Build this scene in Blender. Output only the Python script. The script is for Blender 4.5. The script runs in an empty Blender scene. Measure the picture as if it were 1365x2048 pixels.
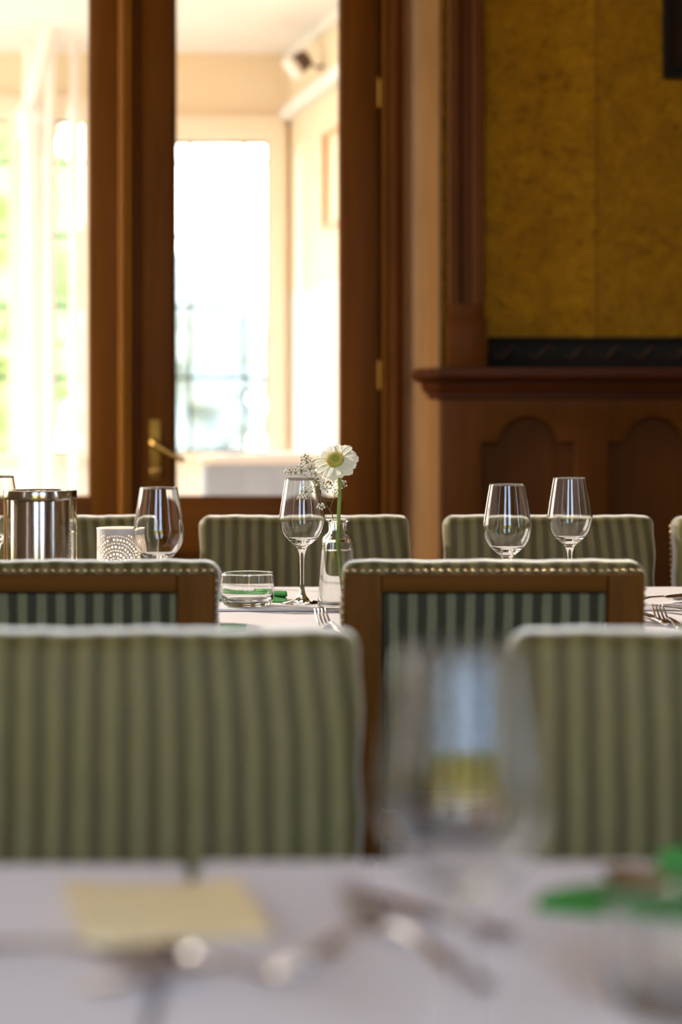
import bpy, bmesh, math, random
from mathutils import Vector, Matrix
R = math.radians
random.seed(7)
scene = bpy.context.scene
COL = scene.collection

# ------------------------------------------------------------------ camera
CAMZ, F, HOR = 1.094, 3981.25, 830.0
cd = bpy.data.cameras.new('camera'); cam = bpy.data.objects.new('camera', cd); COL.objects.link(cam)
cam.location = (0, 0, CAMZ); cam.rotation_euler = (R(90), 0, 0)
cd.sensor_fit = 'HORIZONTAL'; cd.sensor_width = 24; cd.lens = 70
cd.shift_y = -(1024 - HOR) / 1365
cd.clip_start = .05; cd.clip_end = 300
cd.dof.use_dof = True; cd.dof.focus_distance = 3.56; cd.dof.aperture_fstop = 2.35
scene.camera = cam

# ------------------------------------------------------------------ world, sun, exposure
scene.view_settings.view_transform = 'Standard'; scene.view_settings.look = 'None'
scene.view_settings.gamma = 1; scene.view_settings.use_curve_mapping = False
scene.view_settings.exposure = 0.0
SKY = 9.0
w = bpy.data.worlds.new('sky'); scene.world = w; w.use_nodes = True
nt = w.node_tree; nt.nodes.clear()
tc = nt.nodes.new('ShaderNodeTexCoord')
dt = nt.nodes.new('ShaderNodeVectorMath'); dt.operation = 'DOT_PRODUCT'
dt.inputs[1].default_value = (-.70, .68, .2)
nt.links.new(tc.outputs['Generated'], dt.inputs[0])
rp = nt.nodes.new('ShaderNodeValToRGB')
mp = nt.nodes.new('ShaderNodeMapRange'); mp.inputs[1].default_value = -1; mp.inputs[2].default_value = 1
nt.links.new(dt.outputs['Value'], mp.inputs[0]); nt.links.new(mp.outputs[0], rp.inputs[0])
e = rp.color_ramp.elements
e[0].position = .15; e[0].color = (.80, 1.08, 1.52, 1)
e[1].position = .85; e[1].color = (1.15, 1.06, .96, 1)
m_ = e.new(.5); m_.color = (.74, .80, .88, 1)
bg = nt.nodes.new('ShaderNodeBackground'); bg.inputs[1].default_value = SKY
nt.links.new(rp.outputs[0], bg.inputs[0])
wo = nt.nodes.new('ShaderNodeOutputWorld'); nt.links.new(bg.outputs[0], wo.inputs[0])

sd = bpy.data.lights.new('sun', 'SUN'); sd.energy = 4.4; sd.color = (1, .92, .82); sd.angle = R(1)
sun = bpy.data.objects.new('sun', sd); COL.objects.link(sun)
sun.rotation_euler = Vector((.75, -.40, -.50)).to_track_quat('-Z', 'Y').to_euler()

def portal(loc, direction, sx, sy):
    l = bpy.data.lights.new('window_portal', 'AREA'); l.shape = 'RECTANGLE'; l.size = sx; l.size_y = sy
    l.cycles.is_portal = True
    o = bpy.data.objects.new('window_portal', l); COL.objects.link(o)
    o.location = loc; o.rotation_euler = Vector(direction).to_track_quat('-Z', 'Z').to_euler()
LEFTX, BACKY, RIGHTX, CEIL = -2.6, -1.6, 3.4, 4.3
LEFT_WINS = [(.8, 1.15, .85, 3.9), (4.35, 6.2, .8, 3.4)]
BACK_WINS = [(-1.68, -.56, .06, 3.0), (.42, 1.55, .06, 3.2)]
RIGHT_WINS = [(.8, 1.15, .85, 3.9)]
for (a, b, z0, z1) in LEFT_WINS:
    portal((LEFTX - .02, (a + b) / 2, (z0 + z1) / 2), (1, 0, 0), b - a, z1 - z0)
for (a, b, z0, z1) in BACK_WINS:
    portal(((a + b) / 2, BACKY - .02, (z0 + z1) / 2), (0, 1, 0), b - a, z1 - z0)

for (a, b, z0, z1) in RIGHT_WINS:
    portal((RIGHTX + .02, (a + b) / 2, (z0 + z1) / 2), (-1, 0, 0), b - a, z1 - z0)

cy = scene.cycles
cy.use_denoising = True
try: cy.denoiser = 'OPENIMAGEDENOISE'
except Exception: pass
cy.max_bounces = 14; cy.diffuse_bounces = 5; cy.glossy_bounces = 5
cy.transmission_bounces = 12; cy.transparent_max_bounces = 16
cy.sample_clamp_indirect = 6.0; cy.blur_glossy = .6
cy.caustics_reflective = True; cy.caustics_refractive = True

# ------------------------------------------------------------------ materials
class N:
    def __init__(s, name):
        s.m = bpy.data.materials.new(name); s.m.use_nodes = True
        s.t = s.m.node_tree; s.t.nodes.clear()
        s.out = s.n('OutputMaterial')
    def n(s, typ, **kw):
        x = s.t.nodes.new('ShaderNode' + typ)
        for k, v in kw.items(): setattr(x, k, v)
        return x
    def l(s, a, b): s.t.links.new(a, b)
    def math(s, op, a, b=None, c=None):
        x = s.n('Math', operation=op)
        for i, v in enumerate((a, b, c)):
            if v is None: continue
            if isinstance(v, (int, float)): x.inputs[i].default_value = v
            else: s.l(v, x.inputs[i])
        return x.outputs[0]
    def mix(s, f, a, b):
        x = s.n('Mix', data_type='RGBA')
        for i, v in ((0, f), (6, a), (7, b)):
            if isinstance(v, (int, float)): x.inputs[i].default_value = v
            elif isinstance(v, tuple): x.inputs[i].default_value = v + (1,) if len(v) == 3 else v
            else: s.l(v, x.inputs[i])
        return x.outputs[2]
    def noise(s, vec, scale, detail=3, rough=.55, dist=0):
        x = s.n('TexNoise'); x.inputs['Scale'].default_value = scale; x.inputs['Detail'].default_value = detail
        x.inputs['Roughness'].default_value = rough; x.inputs['Distortion'].default_value = dist
        if vec: s.l(vec, x.inputs['Vector'])
        return x.outputs[0]
    def ramp(s, f, stops):
        x = s.n('ValToRGB'); el = x.color_ramp.elements
        while len(el) < len(stops): el.new(.5)
        for q, (p, c) in zip(el, stops): q.position = p; q.color = tuple(c) + (1,)
        s.l(f, x.inputs[0]); return x.outputs[0]
    def coord(s, scale=(1, 1, 1), which='Object'):
        t = s.n('TexCoord'); mpn = s.n('Mapping'); mpn.inputs['Scale'].default_value = scale
        s.l(t.outputs[which], mpn.inputs[0]); return mpn.outputs[0]
    def bsdf(s, color, rough=.5, metal=0, spec=.5, bump=None, bstr=.2, bdist=.002, **kw):
        b = s.n('BsdfPrincipled')
        if isinstance(color, tuple): b.inputs['Base Color'].default_value = color + (1,)
        else: s.l(color, b.inputs['Base Color'])
        if isinstance(rough, (int, float)): b.inputs['Roughness'].default_value = rough
        else: s.l(rough, b.inputs['Roughness'])
        b.inputs['Metallic'].default_value = metal; b.inputs['Specular IOR Level'].default_value = spec
        for k, v in kw.items(): b.inputs[k.replace('_', ' ')].default_value = v
        if bump is not None:
            bn = s.n('Bump'); bn.inputs['Strength'].default_value = bstr; bn.inputs['Distance'].default_value = bdist
            s.l(bump, bn.inputs['Height']); s.l(bn.outputs[0], b.inputs['Normal'])
        s.l(b.outputs[0], s.out.inputs[0]); return s.m

def wood(name, c1, c2, axis='z', rough=.40, spec=.06, k=1.0):
    s = N(name); sc = {'z': (26 * k, 26 * k, 1.6), 'x': (1.6, 26 * k, 26 * k), 'y': (26 * k, 1.6, 26 * k)}[axis]
    v = s.coord(sc)
    n1 = s.noise(v, 1, 6, .65, .6); n2 = s.noise(s.coord((2.2, 2.2, 2.2)), 1, 2)
    f = s.math('ADD', s.math('MULTIPLY', n1, .7), s.math('MULTIPLY', n2, .3))
    c = s.ramp(f, [(.30, c1), (.52, tuple((a + b) / 2 for a, b in zip(c1, c2))), (.72, c2)])
    return s.bsdf(c, rough, 0, spec, bump=n1, bstr=.12)

def plain(name, c, rough=.5, metal=0, spec=.5, nscale=0, amt=.1, **kw):
    s = N(name)
    if nscale:
        n = s.noise(s.coord(), nscale, 4)
        col = s.mix(n, tuple(x * (1 - amt) for x in c), tuple(min(1, x * (1 + amt)) for x in c))
        return s.bsdf(col, rough, metal, spec, bump=n, bstr=.1, **kw)
    return s.bsdf(c, rough, metal, spec, **kw)

W_DOOR = wood('dark_oak', (0.08618, 0.02481, 0.00228), (0.1518, 0.04815, 0.00513), 'z', .42)
W_DOORX = wood('dark_oak_rail', (0.08618, 0.02481, 0.00228), (0.1518, 0.04815, 0.00513), 'x', .42)
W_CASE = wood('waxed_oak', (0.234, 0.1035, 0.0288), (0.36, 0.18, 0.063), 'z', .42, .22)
W_RED = wood('mahogany', (0.05335, 0.01094, 0.00171), (0.0985, 0.02335, 0.00342), 'x', .36, .13)
W_REDZ = wood('mahogany_upright', (0.08618, 0.02335, 0.00342), (0.1477, 0.04524, 0.00684), 'z', .42)
W_PANEL = wood('panel_oak', (0.08618, 0.02554, 0.00342), (0.1477, 0.04961, 0.00627), 'z', .42)
W_CHAIR = wood('chair_oak', (0.09348, 0.03262, 0.005016), (0.187, 0.07311, 0.01254), 'z', .45, .03, 2.2)
W_CHAIRX = wood('chair_oak_rail', (0.09348, 0.03262, 0.005016), (0.187, 0.07311, 0.01254), 'x', .45, .03, 2.2)
W_FLOOR = wood('floor_oak', (.10, .05, .02), (.22, .12, .05), 'y', .4)
BLACK = plain('black_lacquer', (.010, .007, .005), .5, 0, .08, nscale=30, amt=.5)
BRASS = plain('aged_brass', (.62, .36, .09), .30, 1)
BRASSD = plain('dull_brass', (.34, .19, .035), .48, 1, nscale=40, amt=.2)
NAILB = plain('nail_brass', (.80, .55, .30), .28, 1)
STEEL = plain('brushed_steel', (.54, .48, .44), .17, 1)
CUTL = plain('polished_cutlery', (.66, .62, .60), .13, 1)
CREAM = plain('cream_paint', (.89, .78, .63), .6, nscale=6, amt=.04)
PLASTER = plain('ivory_ceiling', (.86, .84, .83), .7, nscale=4, amt=.03)
LEAD = plain('lead_came', (.05, .06, .08), .5, .4)
ROOMCEIL = plain('room_ceiling', (.5, .4, .27), .8, nscale=4, amt=.05)
ROOMWALL = plain('room_wall', (.28, .18, .06), .7, nscale=5, amt=.1)
STONE = plain('porch_tile', (.75, .66, .55), .5, nscale=5, amt=.1)
LAWN = plain('lawn_grass', (.38, .40, .34), .9, nscale=3, amt=.35)
LEAF = plain('hedge_leaf', (.50, .50, .05), .8, nscale=9, amt=.5)
LEAFPALE = plain('pale_leaf', (.34, .36, .34), .8, 0, .1, nscale=7, amt=.3)
LEAFSPRING = plain('spring_leaf', (.30, .36, .12), .8, nscale=6, amt=.4)
BARK = plain('bark', (.12, .08, .05), .9, nscale=12, amt=.4)
BLUEGREY = plain('blue_grey_cloth', (.40, .47, .55), .9, nscale=90, amt=.08)
WHITEP = plain('white_plastic', (.85, .83, .80), .5)
DARKP = plain('dark_plastic', (.10, .055, .04), .5)
PICT = plain('dark_canvas', (.030, .016, .010), .6, 0, .08, nscale=9, amt=.6)
GREEN = plain('green_paper_napkin', (.042, .25, .036), .75, nscale=160, amt=.10)
YELLOW = plain('pale_yellow_paper', (.88, .70, .38), .8, nscale=40, amt=.05)
WAX = plain('candle_wax', (.9, .82, .66), .5)

def mk_glass(name, color=(1, 1, 1), ior=1.47, rough=0):
    s = N(name); g = s.n('BsdfGlass'); g.inputs['Color'].default_value = color + (1,)
    g.inputs['IOR'].default_value = ior; g.inputs['Roughness'].default_value = rough
    s.l(g.outputs[0], s.out.inputs[0]); return s.m
GLASS = mk_glass('clear_glass', (.985, .99, .988))
ACRYL = mk_glass('clear_acrylic', (.985, .98, .975), 1.40)
WATER = mk_glass('water', (.99, .99, .985), 1.33)
def mk_pane():
    s = N('window_pane'); f = s.n('Fresnel'); f.inputs['IOR'].default_value = 1.5
    t = s.n('BsdfTransparent'); g = s.n('BsdfGlossy'); g.inputs['Roughness'].default_value = .0
    m = s.n('MixShader'); s.l(f.outputs[0], m.inputs[0]); s.l(t.outputs[0], m.inputs[1]); s.l(g.outputs[0], m.inputs[2])
    s.l(m.outputs[0], s.out.inputs[0]); return s.m
PANE = mk_pane()
FROST = plain('etched_white', (.80, .76, .73), .7)

PITCH = .0278
def fabric(name, light, dark, lean, edge=.0):
    s = N(name); t = s.n('TexCoord'); sp = s.n('SeparateXYZ'); s.l(t.outputs['Object'], sp.inputs[0])
    x = sp.outputs[0]
    nz = s.noise(t.outputs['Object'], 14, 2)
    x = s.math('ADD', x, s.math('MULTIPLY', s.math('SUBTRACT', nz, .5), .006))
    if lean:   # the cover is pulled sideways towards its right shoulder
        zt = s.math('POWER', s.math('MAXIMUM', s.math('SUBTRACT', sp.outputs[2], .72), 0), 2)
        side = s.math('MAXIMUM', s.math('ADD', sp.outputs[0], .05), 0)
        x = s.math('ADD', x, s.math('MULTIPLY', s.math('MULTIPLY', zt, side), lean * 1.0))
    wv = s.math('SINE', s.math('MULTIPLY', x, 2 * math.pi / PITCH))
    mr = s.n('MapRange', interpolation_type='SMOOTHSTEP'); mr.inputs[1].default_value = -.55; mr.inputs[2].default_value = .55
    s.l(wv, mr.inputs[0])
    fine = s.noise(t.outputs['Object'], 900, 2); soft = s.noise(t.outputs['Object'], 40, 3)
    c = s.mix(mr.outputs[0], dark, light)
    c = s.mix(s.math('MULTIPLY', soft, .35), c, tuple(q * .6 for q in dark))
    h = s.math('ADD', s.math('MULTIPLY', mr.outputs[0], .6), s.math('MULTIPLY', fine, .8))
    return s.bsdf(c, .5, 0, .2, bump=h, bstr=.3, bdist=.0015, Sheen_Weight=1.0, Sheen_Roughness=.3)
def add_pile(m, col, rough):    # standing velvet pile, bright where it is seen and lit edge-on
    t = m.node_tree; b = next(n for n in t.nodes if n.type == 'BSDF_PRINCIPLED'); o = next(n for n in t.nodes if n.type == 'OUTPUT_MATERIAL')
    sh = t.nodes.new('ShaderNodeBsdfSheen'); sh.distribution = 'ASHIKHMIN'; sh.inputs['Color'].default_value = col + (1,); sh.inputs['Roughness'].default_value = rough
    a = t.nodes.new('ShaderNodeAddShader'); t.links.new(b.outputs[0], a.inputs[0]); t.links.new(sh.outputs[0], a.inputs[1]); t.links.new(a.outputs[0], o.inputs[0])
FAB = fabric('striped_green_velvet', (.192, .159, .058), (.086, .070, .020), 2.6)
FABB = fabric('striped_green_velvet_back', (.20, .19, .098), (.045, .040, .017), 0)

add_pile(FAB, (.54, .47, .33), .30)
def cloth(name, c):
    s = N(name); o = s.coord()
    wv = s.noise(s.coord((1, 1, 1)), 700, 2); wr = s.noise(o, 9, 3)
    col = s.mix(wr, tuple(q * .96 for q in c), c)
    return s.bsdf(col, .85, 0, .15, bump=s.math('ADD', s.math('MULTIPLY', wv, .35), wr), bstr=.25, bdist=.002)
CLOTH = cloth('white_linen', (.78, .72, .71))

def wallpaper():
    s = N('embossed_gold_wallpaper'); v = s.coord()
    a = s.noise(v, 7, 5, .62, 1.6); b = s.noise(v, 26, 5, .6, 2.4); g = s.noise(v, 2.2, 2)
    mg = s.n('TexMagic', turbulence_depth=4); mg.inputs['Scale'].default_value = 16; mg.inputs['Distortion'].default_value = 1.8
    s.l(v, mg.inputs['Vector'])
    f = s.math('ADD', s.math('MULTIPLY', a, .45), s.math('MULTIPLY', b, .55))
    c = s.ramp(f, [(.34, (0.2, 0.0864, 0.0016)), (.46, (0.344, 0.16, 0.0032)), (.56, (0.432, 0.208, 0.004)), (.68, (0.56, 0.296, 0.0096))])
    sp = s.n('SeparateXYZ'); s.l(s.n('TexCoord').outputs['Object'], sp.inputs[0])
    # paper lengths: each drop a slightly different tone, a thin joint between them
    q = s.math('DIVIDE', s.math('SUBTRACT', sp.outputs[0], .772), .53)
    fl = s.math('FLOOR', q); fr = s.math('FRACT', q)
    c = s.mix(s.math('MULTIPLY', s.math('SUBTRACT', 1, s.math('MODULO', s.math('ADD', fl, 20), 2)), .30), c, (.13, .055, .003))
    j = s.math('LESS_THAN', fr, .012)
    c = s.mix(s.math('MULTIPLY', j, .5), c, (.07, .04, .006))
    return s.bsdf(c, .6, 0, .10, bump=s.math('ADD', f, s.math('MULTIPLY', g, .6)), bstr=.5, bdist=.006)
PAPER = wallpaper()

def perforated():
    """white lacquered sheet with punched holes on concentric arcs"""
    s = N('perforated_white_metal'); uv = s.n('TexCoord'); sp = s.n('SeparateXYZ'); s.l(uv.outputs['UV'], sp.inputs[0])
    u = s.math('SUBTRACT', s.math('MODULO', s.math('ADD', sp.outputs[0], 8.75), .0875), .04375)   # three rosettes round the cylinder
    v = s.math('SUBTRACT', sp.outputs[1], .056)
    r = s.math('SQRT', s.math('ADD', s.math('MULTIPLY', u, u), s.math('MULTIPLY', v, v)))
    th = s.math('DIVIDE', s.math('ADD', s.math('ARCTAN2', u, v), math.pi), 2 * math.pi)
    p = .0068
    k = s.math('ROUND', s.math('DIVIDE', r, p))
    dr = s.math('SUBTRACT', r, s.math('MULTIPLY', k, p))
    par = s.math('MODULO', k, 2)
    cnt = s.math('ROUND', s.math('DIVIDE', s.math('MULTIPLY', s.math('MULTIPLY', k, p), 2 * math.pi), s.math('ADD', .0048, s.math('MULTIPLY', par, .0018))))
    cnt = s.math('MAXIMUM', cnt, 1)
    fr = s.math('SUBTRACT', s.math('FRACT', s.math('ADD', s.math('MULTIPLY', th, cnt), .5)), .5)
    da = s.math('MULTIPLY', s.math('DIVIDE', fr, cnt), s.math('MULTIPLY', r, 2 * math.pi))
    d = s.math('SQRT', s.math('ADD', s.math('MULTIPLY', dr, dr), s.math('MULTIPLY', da, da)))
    rad = s.math('ADD', .0012, s.math('MULTIPLY', par, .0009))
    hole = s.math('LESS_THAN', d, rad)
    lim = s.math('LESS_THAN', sp.outputs[1], .112)
    hole = s.math('MULTIPLY', hole, lim)
    b = s.n('BsdfPrincipled'); b.inputs['Base Color'].default_value = (.52, .50, .49, 1); b.inputs['Roughness'].default_value = .5
    tr = s.n('BsdfTransparent'); m = s.n('MixShader')
    s.l(hole, m.inputs[0]); s.l(b.outputs[0], m.inputs[1]); s.l(tr.outputs[0], m.inputs[2]); s.l(m.outputs[0], s.out.inputs[0])
    return s.m
PERF = perforated()

# ------------------------------------------------------------------ mesh helpers
def obj(name, bm, mat=None, parent=None, smooth=True, loc=None, rot=None, angle=40):
    bmesh.ops.recalc_face_normals(bm, faces=bm.faces[:])
    me = bpy.data.meshes.new(name); bm.to_mesh(me); bm.free()
    return obj_me(name, me, mat, parent, smooth, loc, rot, angle)
def obj_me(name, me, mat=None, parent=None, smooth=True, loc=None, rot=None, angle=40):
    o = bpy.data.objects.new(name, me); COL.objects.link(o)
    if mat: me.materials.append(mat)
    if parent: o.parent = parent
    if loc: o.location = loc
    if rot: o.rotation_euler = rot
    if smooth:
        me.polygons.foreach_set('use_smooth', [True] * len(me.polygons))
        try: me.set_sharp_from_angle(angle=R(angle))
        except Exception: pass
    return o
def tag(o, label, cat, group=None, kind=None):
    o['label'] = label; o['category'] = cat
    if group: o['group'] = group
    if kind: o['kind'] = kind
    return o
def thing(name, label, cat, loc=(0, 0, 0), rz=0, group=None):
    o = bpy.data.objects.new(name, None); COL.objects.link(o); o.empty_display_size = .05
    o.location = loc; o.rotation_euler = (0, 0, rz)
    return tag(o, label, cat, group)
def struct(o, label=None, cat=None):
    o['kind'] = 'structure'
    if label: o['label'] = label
    if cat: o['category'] = cat
    return o
def BM(): return bmesh.new()

def box(bm, x0, x1, y0, y1, z0, z1, bev=0, seg=2):
    vs = [bm.verts.new((x, y, z)) for x in (x0, x1) for y in (y0, y1) for z in (z0, z1)]
    fs = [bm.faces.new([vs[i] for i in f]) for f in ((0, 1, 3, 2), (4, 6, 7, 5), (0, 4, 5, 1), (2, 3, 7, 6), (0, 2, 6, 4), (1, 5, 7, 3))]
    if bev:
        es = {e for f in fs for e in f.edges}
        bmesh.ops.bevel(bm, geom=list(es), offset=bev, segments=seg, affect='EDGES', profile=.5)
def lathe(bm, prof, seg=48, c=(0, 0, 0), sq=None, closed=False):
    rings = []
    for (r, z) in prof:
        if r < 1e-6: rings.append([bm.verts.new((c[0], c[1], c[2] + z))]); continue
        ring = []
        for i in range(seg):
            a = 2 * math.pi * i / seg; k = 1
            if sq:   # squarish section with soft corners
                k = 1 / ((abs(math.cos(a)) ** sq + abs(math.sin(a)) ** sq) ** (1 / sq))
            ring.append(bm.verts.new((c[0] + r * k * math.cos(a), c[1] + r * k * math.sin(a), c[2] + z)))
        rings.append(ring)
    pairs = list(zip(rings, rings[1:]))
    if closed: pairs.append((rings[-1], rings[0]))
    for A, B in pairs:
        for i in range(seg):
            j = (i + 1) % seg
            if len(A) == 1 and len(B) == 1: continue
            if len(A) == 1: bm.faces.new((A[0], B[i], B[j]))
            elif len(B) == 1: bm.faces.new((A[i], B[0], A[j]))
            else: bm.faces.new((A[i], B[i], B[j], A[j]))
def tube(bm, pts, rad, seg=8, cap=True):
    pts = [Vector(p) for p in pts]; n = len(pts)
    if isinstance(rad, (int, float)): rad = [rad] * n
    rings = []; up = Vector((0, 0, 1))
    for i, p in enumerate(pts):
        t = (pts[min(i + 1, n - 1)] - pts[max(i - 1, 0)]).normalized()
        a = t.cross(up)
        if a.length < .05: a = t.cross(Vector((1, 0, 0)))
        a.normalize(); b = t.cross(a).normalized()
        rings.append([bm.verts.new(p + (a * math.cos(2 * math.pi * k / seg) + b * math.sin(2 * math.pi * k / seg)) * rad[i]) for k in range(seg)])
    for A, B in zip(rings, rings[1:]):
        for k in range(seg): bm.faces.new((A[k], B[k], B[(k + 1) % seg], A[(k + 1) % seg]))
    if cap:
        bm.faces.new(rings[0]); bm.faces.new(rings[-1])
def sweep(bm, rings, cap=True, closed=True):
    vr = [[bm.verts.new(p) for p in r] for r in rings]; n = len(vr[0])
    for A, B in zip(vr, vr[1:]):
        for k in range(n if closed else n - 1): bm.faces.new((A[k], B[k], B[(k + 1) % n], A[(k + 1) % n]))
    if cap and closed: bm.faces.new(vr[0]); bm.faces.new(vr[-1])
def prism_z(bm, poly, z0, z1):
    sweep(bm, [[(x, y, z0) for x, y in poly], [(x, y, z1) for x, y in poly]])
def puffbox(bm, w_, d_, h_, r, n=(10, 3, 10), c=(0, 0, 0), fn=None, k=4):
    ax = []
    for s_, m in zip((w_, d_, h_), n):
        a = s_ / 2 - r
        zone = [a + r * math.tan(i / k * math.pi / 4) for i in range(1, k + 1)]
        inner = [-a + 2 * a * i / m for i in range(m + 1)]
        ax.append([-q for q in reversed(zone)] + inner + zone)
    nx, ny, nz = (len(q) - 1 for q in ax); vd = {}
    half = Vector((w_ / 2 - r, d_ / 2 - r, h_ / 2 - r))
    def V(i, j, l):
        key = (i, j, l)
        if key not in vd:
            p = Vector((ax[0][i], ax[1][j], ax[2][l]))
            q = Vector([max(-half[t], min(half[t], p[t])) for t in range(3)])
            dd = p - q
            if dd.length > 1e-9: p = q + dd.normalized() * r
            if fn: p = fn(p)
            vd[key] = bm.verts.new(p + Vector(c))
        return vd[key]
    for i in range(nx):
        for l in range(nz):
            for j in (0, ny): bm.faces.new((V(i, j, l), V(i + 1, j, l), V(i + 1, j, l + 1), V(i, j, l + 1)))
    for j in range(ny):
        for l in range(nz):
            for i in (0, nx): bm.faces.new((V(i, j, l), V(i, j + 1, l), V(i, j + 1, l + 1), V(i, j, l + 1)))
    for i in range(nx):
        for j in range(ny):
            for l in (0, nz): bm.faces.new((V(i, j, l), V(i + 1, j, l), V(i + 1, j + 1, l), V(i, j + 1, l)))
def outline_prism(outer, holes, y0, y1, bevel=0):
    """flat outline in x,z with holes, given thickness from y0 (front) to y1"""
    cu = bpy.data.curves.new('outline', 'CURVE'); cu.dimensions = '2D'; cu.fill_mode = 'BOTH'
    for pl in [outer] + list(holes):
        sp = cu.splines.new('POLY'); sp.points.add(len(pl) - 1); sp.use_cyclic_u = True
        for q, (x, z) in zip(sp.points, pl): q.co = (x, z, 0, 1)
    cu.extrude = max(1e-5, (y1 - y0) / 2 - bevel); cu.bevel_depth = bevel; cu.bevel_resolution = 2
    if bevel: cu.offset = -bevel
    o = bpy.data.objects.new('outline', cu); COL.objects.link(o)
    me = bpy.data.meshes.new_from_object(o.evaluated_get(bpy.context.evaluated_depsgraph_get()))
    bpy.data.objects.remove(o); bpy.data.curves.remove(cu)
    bm = BM(); bm.from_mesh(me); bpy.data.meshes.remove(me)
    for v in bm.verts: v.co = Vector((v.co.x, (y0 + y1) / 2 - v.co.z, v.co.y))
    bmesh.ops.remove_doubles(bm, verts=bm.verts[:], dist=1e-5)
    return bm
def wall_mesh(bm, u0, u1, z0, z1, opens, place):
    """solid wall cut by rectangular openings; place(ua, ub, za, zb) adds one block"""
    us = sorted({u0, u1} | {q for o in opens for q in o[:2]}); zs = sorted({z0, z1} | {q for o in opens for q in o[2:]})
    for a, b in zip(us, us[1:]):
        run = None
        for c_, d_ in zip(zs, zs[1:]):
            mu, mz = (a + b) / 2, (c_ + d_) / 2
            solid = not any(o[0] < mu < o[1] and o[2] < mz < o[3] for o in opens)
            if solid: run = (run[0], d_) if run else (c_, d_)
            if not solid and run: place(a, b, *run); run = None
        if run: place(a, b, *run)
def at(px, py, d): return Vector(((px - 682.5) / F * d, d, CAMZ - (py - HOR) / F * d))
TZ = .75
def on(px, py, z=TZ):
    d = F * (CAMZ - z) / (py - HOR); return Vector(((px - 682.5) / F * d, d, z))

# ------------------------------------------------------------------ room shell
bm = BM(); box(bm, LEFTX - .2, RIGHTX + .2, BACKY - .2, 6.45, -.1, 0); struct(obj('floor', bm, W_FLOOR, smooth=False))
bm = BM(); box(bm, LEFTX - .2, RIGHTX + .2, BACKY - .2, 6.45, CEIL, CEIL + .15); struct(obj('ceiling', bm, ROOMCEIL, smooth=False))
bm = BM(); wall_mesh(bm, BACKY, 6.45, 0, CEIL, LEFT_WINS, lambda a, b, c, d: box(bm, LEFTX - .2, LEFTX, a, b, c, d))
struct(obj('wall_left', bm, ROOMWALL, smooth=False))
bm = BM(); wall_mesh(bm, BACKY, 6.45, 0, CEIL, RIGHT_WINS, lambda a, b, c, d: box(bm, RIGHTX, RIGHTX + .2, a, b, c, d)); struct(obj('wall_right', bm, ROOMWALL, smooth=False))
bm = BM(); wall_mesh(bm, LEFTX - .2, RIGHTX + .2, 0, CEIL, BACK_WINS, lambda a, b, c, d: box(bm, a, b, BACKY - .2, BACKY, c, d))
struct(obj('wall_behind', bm, ROOMWALL, smooth=False))
def window_bars(name, horiz, u0, u1, z0, z1, c0, c1, nu, nz, t=.022):
    b_ = BM()
    def bar(a, b, c, d):
        if horiz: box(b_, a, b, c0, c1, c, d)
        else: box(b_, c0, c1, a, b, c, d)
    bar(u0, u0 + .04, z0, z1); bar(u1 - .04, u1, z0, z1); bar(u0 + .04, u1 - .04, z0, z0 + .04); bar(u0 + .04, u1 - .04, z1 - .04, z1)
    for i in range(1, nu): q = u0 + (u1 - u0) * i / nu; bar(q - t / 2, q + t / 2, z0 + .04, z1 - .04)
    for i in range(1, nz): q = z0 + (z1 - z0) * i / nz; bar(u0 + .04, u1 - .04, q - t / 2, q + t / 2)
    return struct(obj(name, b_, W_DOOR, smooth=False))
for i, (a, b, c, d) in enumerate(LEFT_WINS): window_bars('window_%d' % (i + 1), False, a, b, c, d, LEFTX - .13, LEFTX - .09, 2, 1)
for i, (a, b, c, d) in enumerate(BACK_WINS): window_bars('window_%d' % (i + 3), True, a, b, c, d, BACKY - .13, BACKY - .09, 1, 1)
for i, (a, b, c, d) in enumerate(RIGHT_WINS): window_bars('window_%d' % (i + 5), False, a, b, c, d, RIGHTX + .09, RIGHTX + .13, 1, 2)

# wall with the doorway: papered to the right, plain over and beyond the doors
DX0, DX1, DZ = -1.52, .13, 2.78          # door opening
bm = BM()
box(bm, LEFTX, DX0 - .12, 6.25, 6.45, 0, CEIL); box(bm, DX0 - .12, .21, 6.25, 6.45, DZ + .1, CEIL)
box(bm, .302, RIGHTX, 6.045, 6.45, 0, CEIL); box(bm, .21, .302, 6.30, 6.45, 0, CEIL)
struct(obj('wall_far', bm, PAPER, smooth=False))

# door casing: frame, square moulding and the hollow splay on the right
bm = BM()
def prof_run(pts):   # vertical moulding from a plan outline
    prism_z(bm, pts, 0, DZ + .1)
prof_run([(.1295, 6.275), (.1305, 6.262), (.134, 6.258), (.140, 6.228), (.143, 6.232), (.156, 6.232), (.160, 6.218), (.176, 6.218), (.182, 6.232), (.196, 6.24), (.21, 6.45), (.1295, 6.45)])
prof_run([(DX0 - .12, 6.2), (DX0 - .09, 6.19), (DX0 - .02, 6.21), (DX0 - .008, 6.24), (DX0 - .008, 6.45), (DX0 - .12, 6.45)])
box(bm, DX0 - .008, .1295, 6.21, 6.45, DZ, DZ + .1); box(bm, .096, .135, 6.326, 6.45, 0, DZ)
struct(obj('trim_1', bm, W_DOOR), 'moulded dark oak door casing around the glazed double doors', 'door casing')
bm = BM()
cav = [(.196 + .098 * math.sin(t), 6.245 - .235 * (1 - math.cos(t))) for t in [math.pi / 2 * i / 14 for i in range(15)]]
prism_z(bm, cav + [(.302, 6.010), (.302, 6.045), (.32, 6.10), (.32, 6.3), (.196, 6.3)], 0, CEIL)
struct(obj('trim_2', bm, W_CASE), 'hollow curved oak reveal lit from the left beside the door', 'door reveal')

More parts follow.
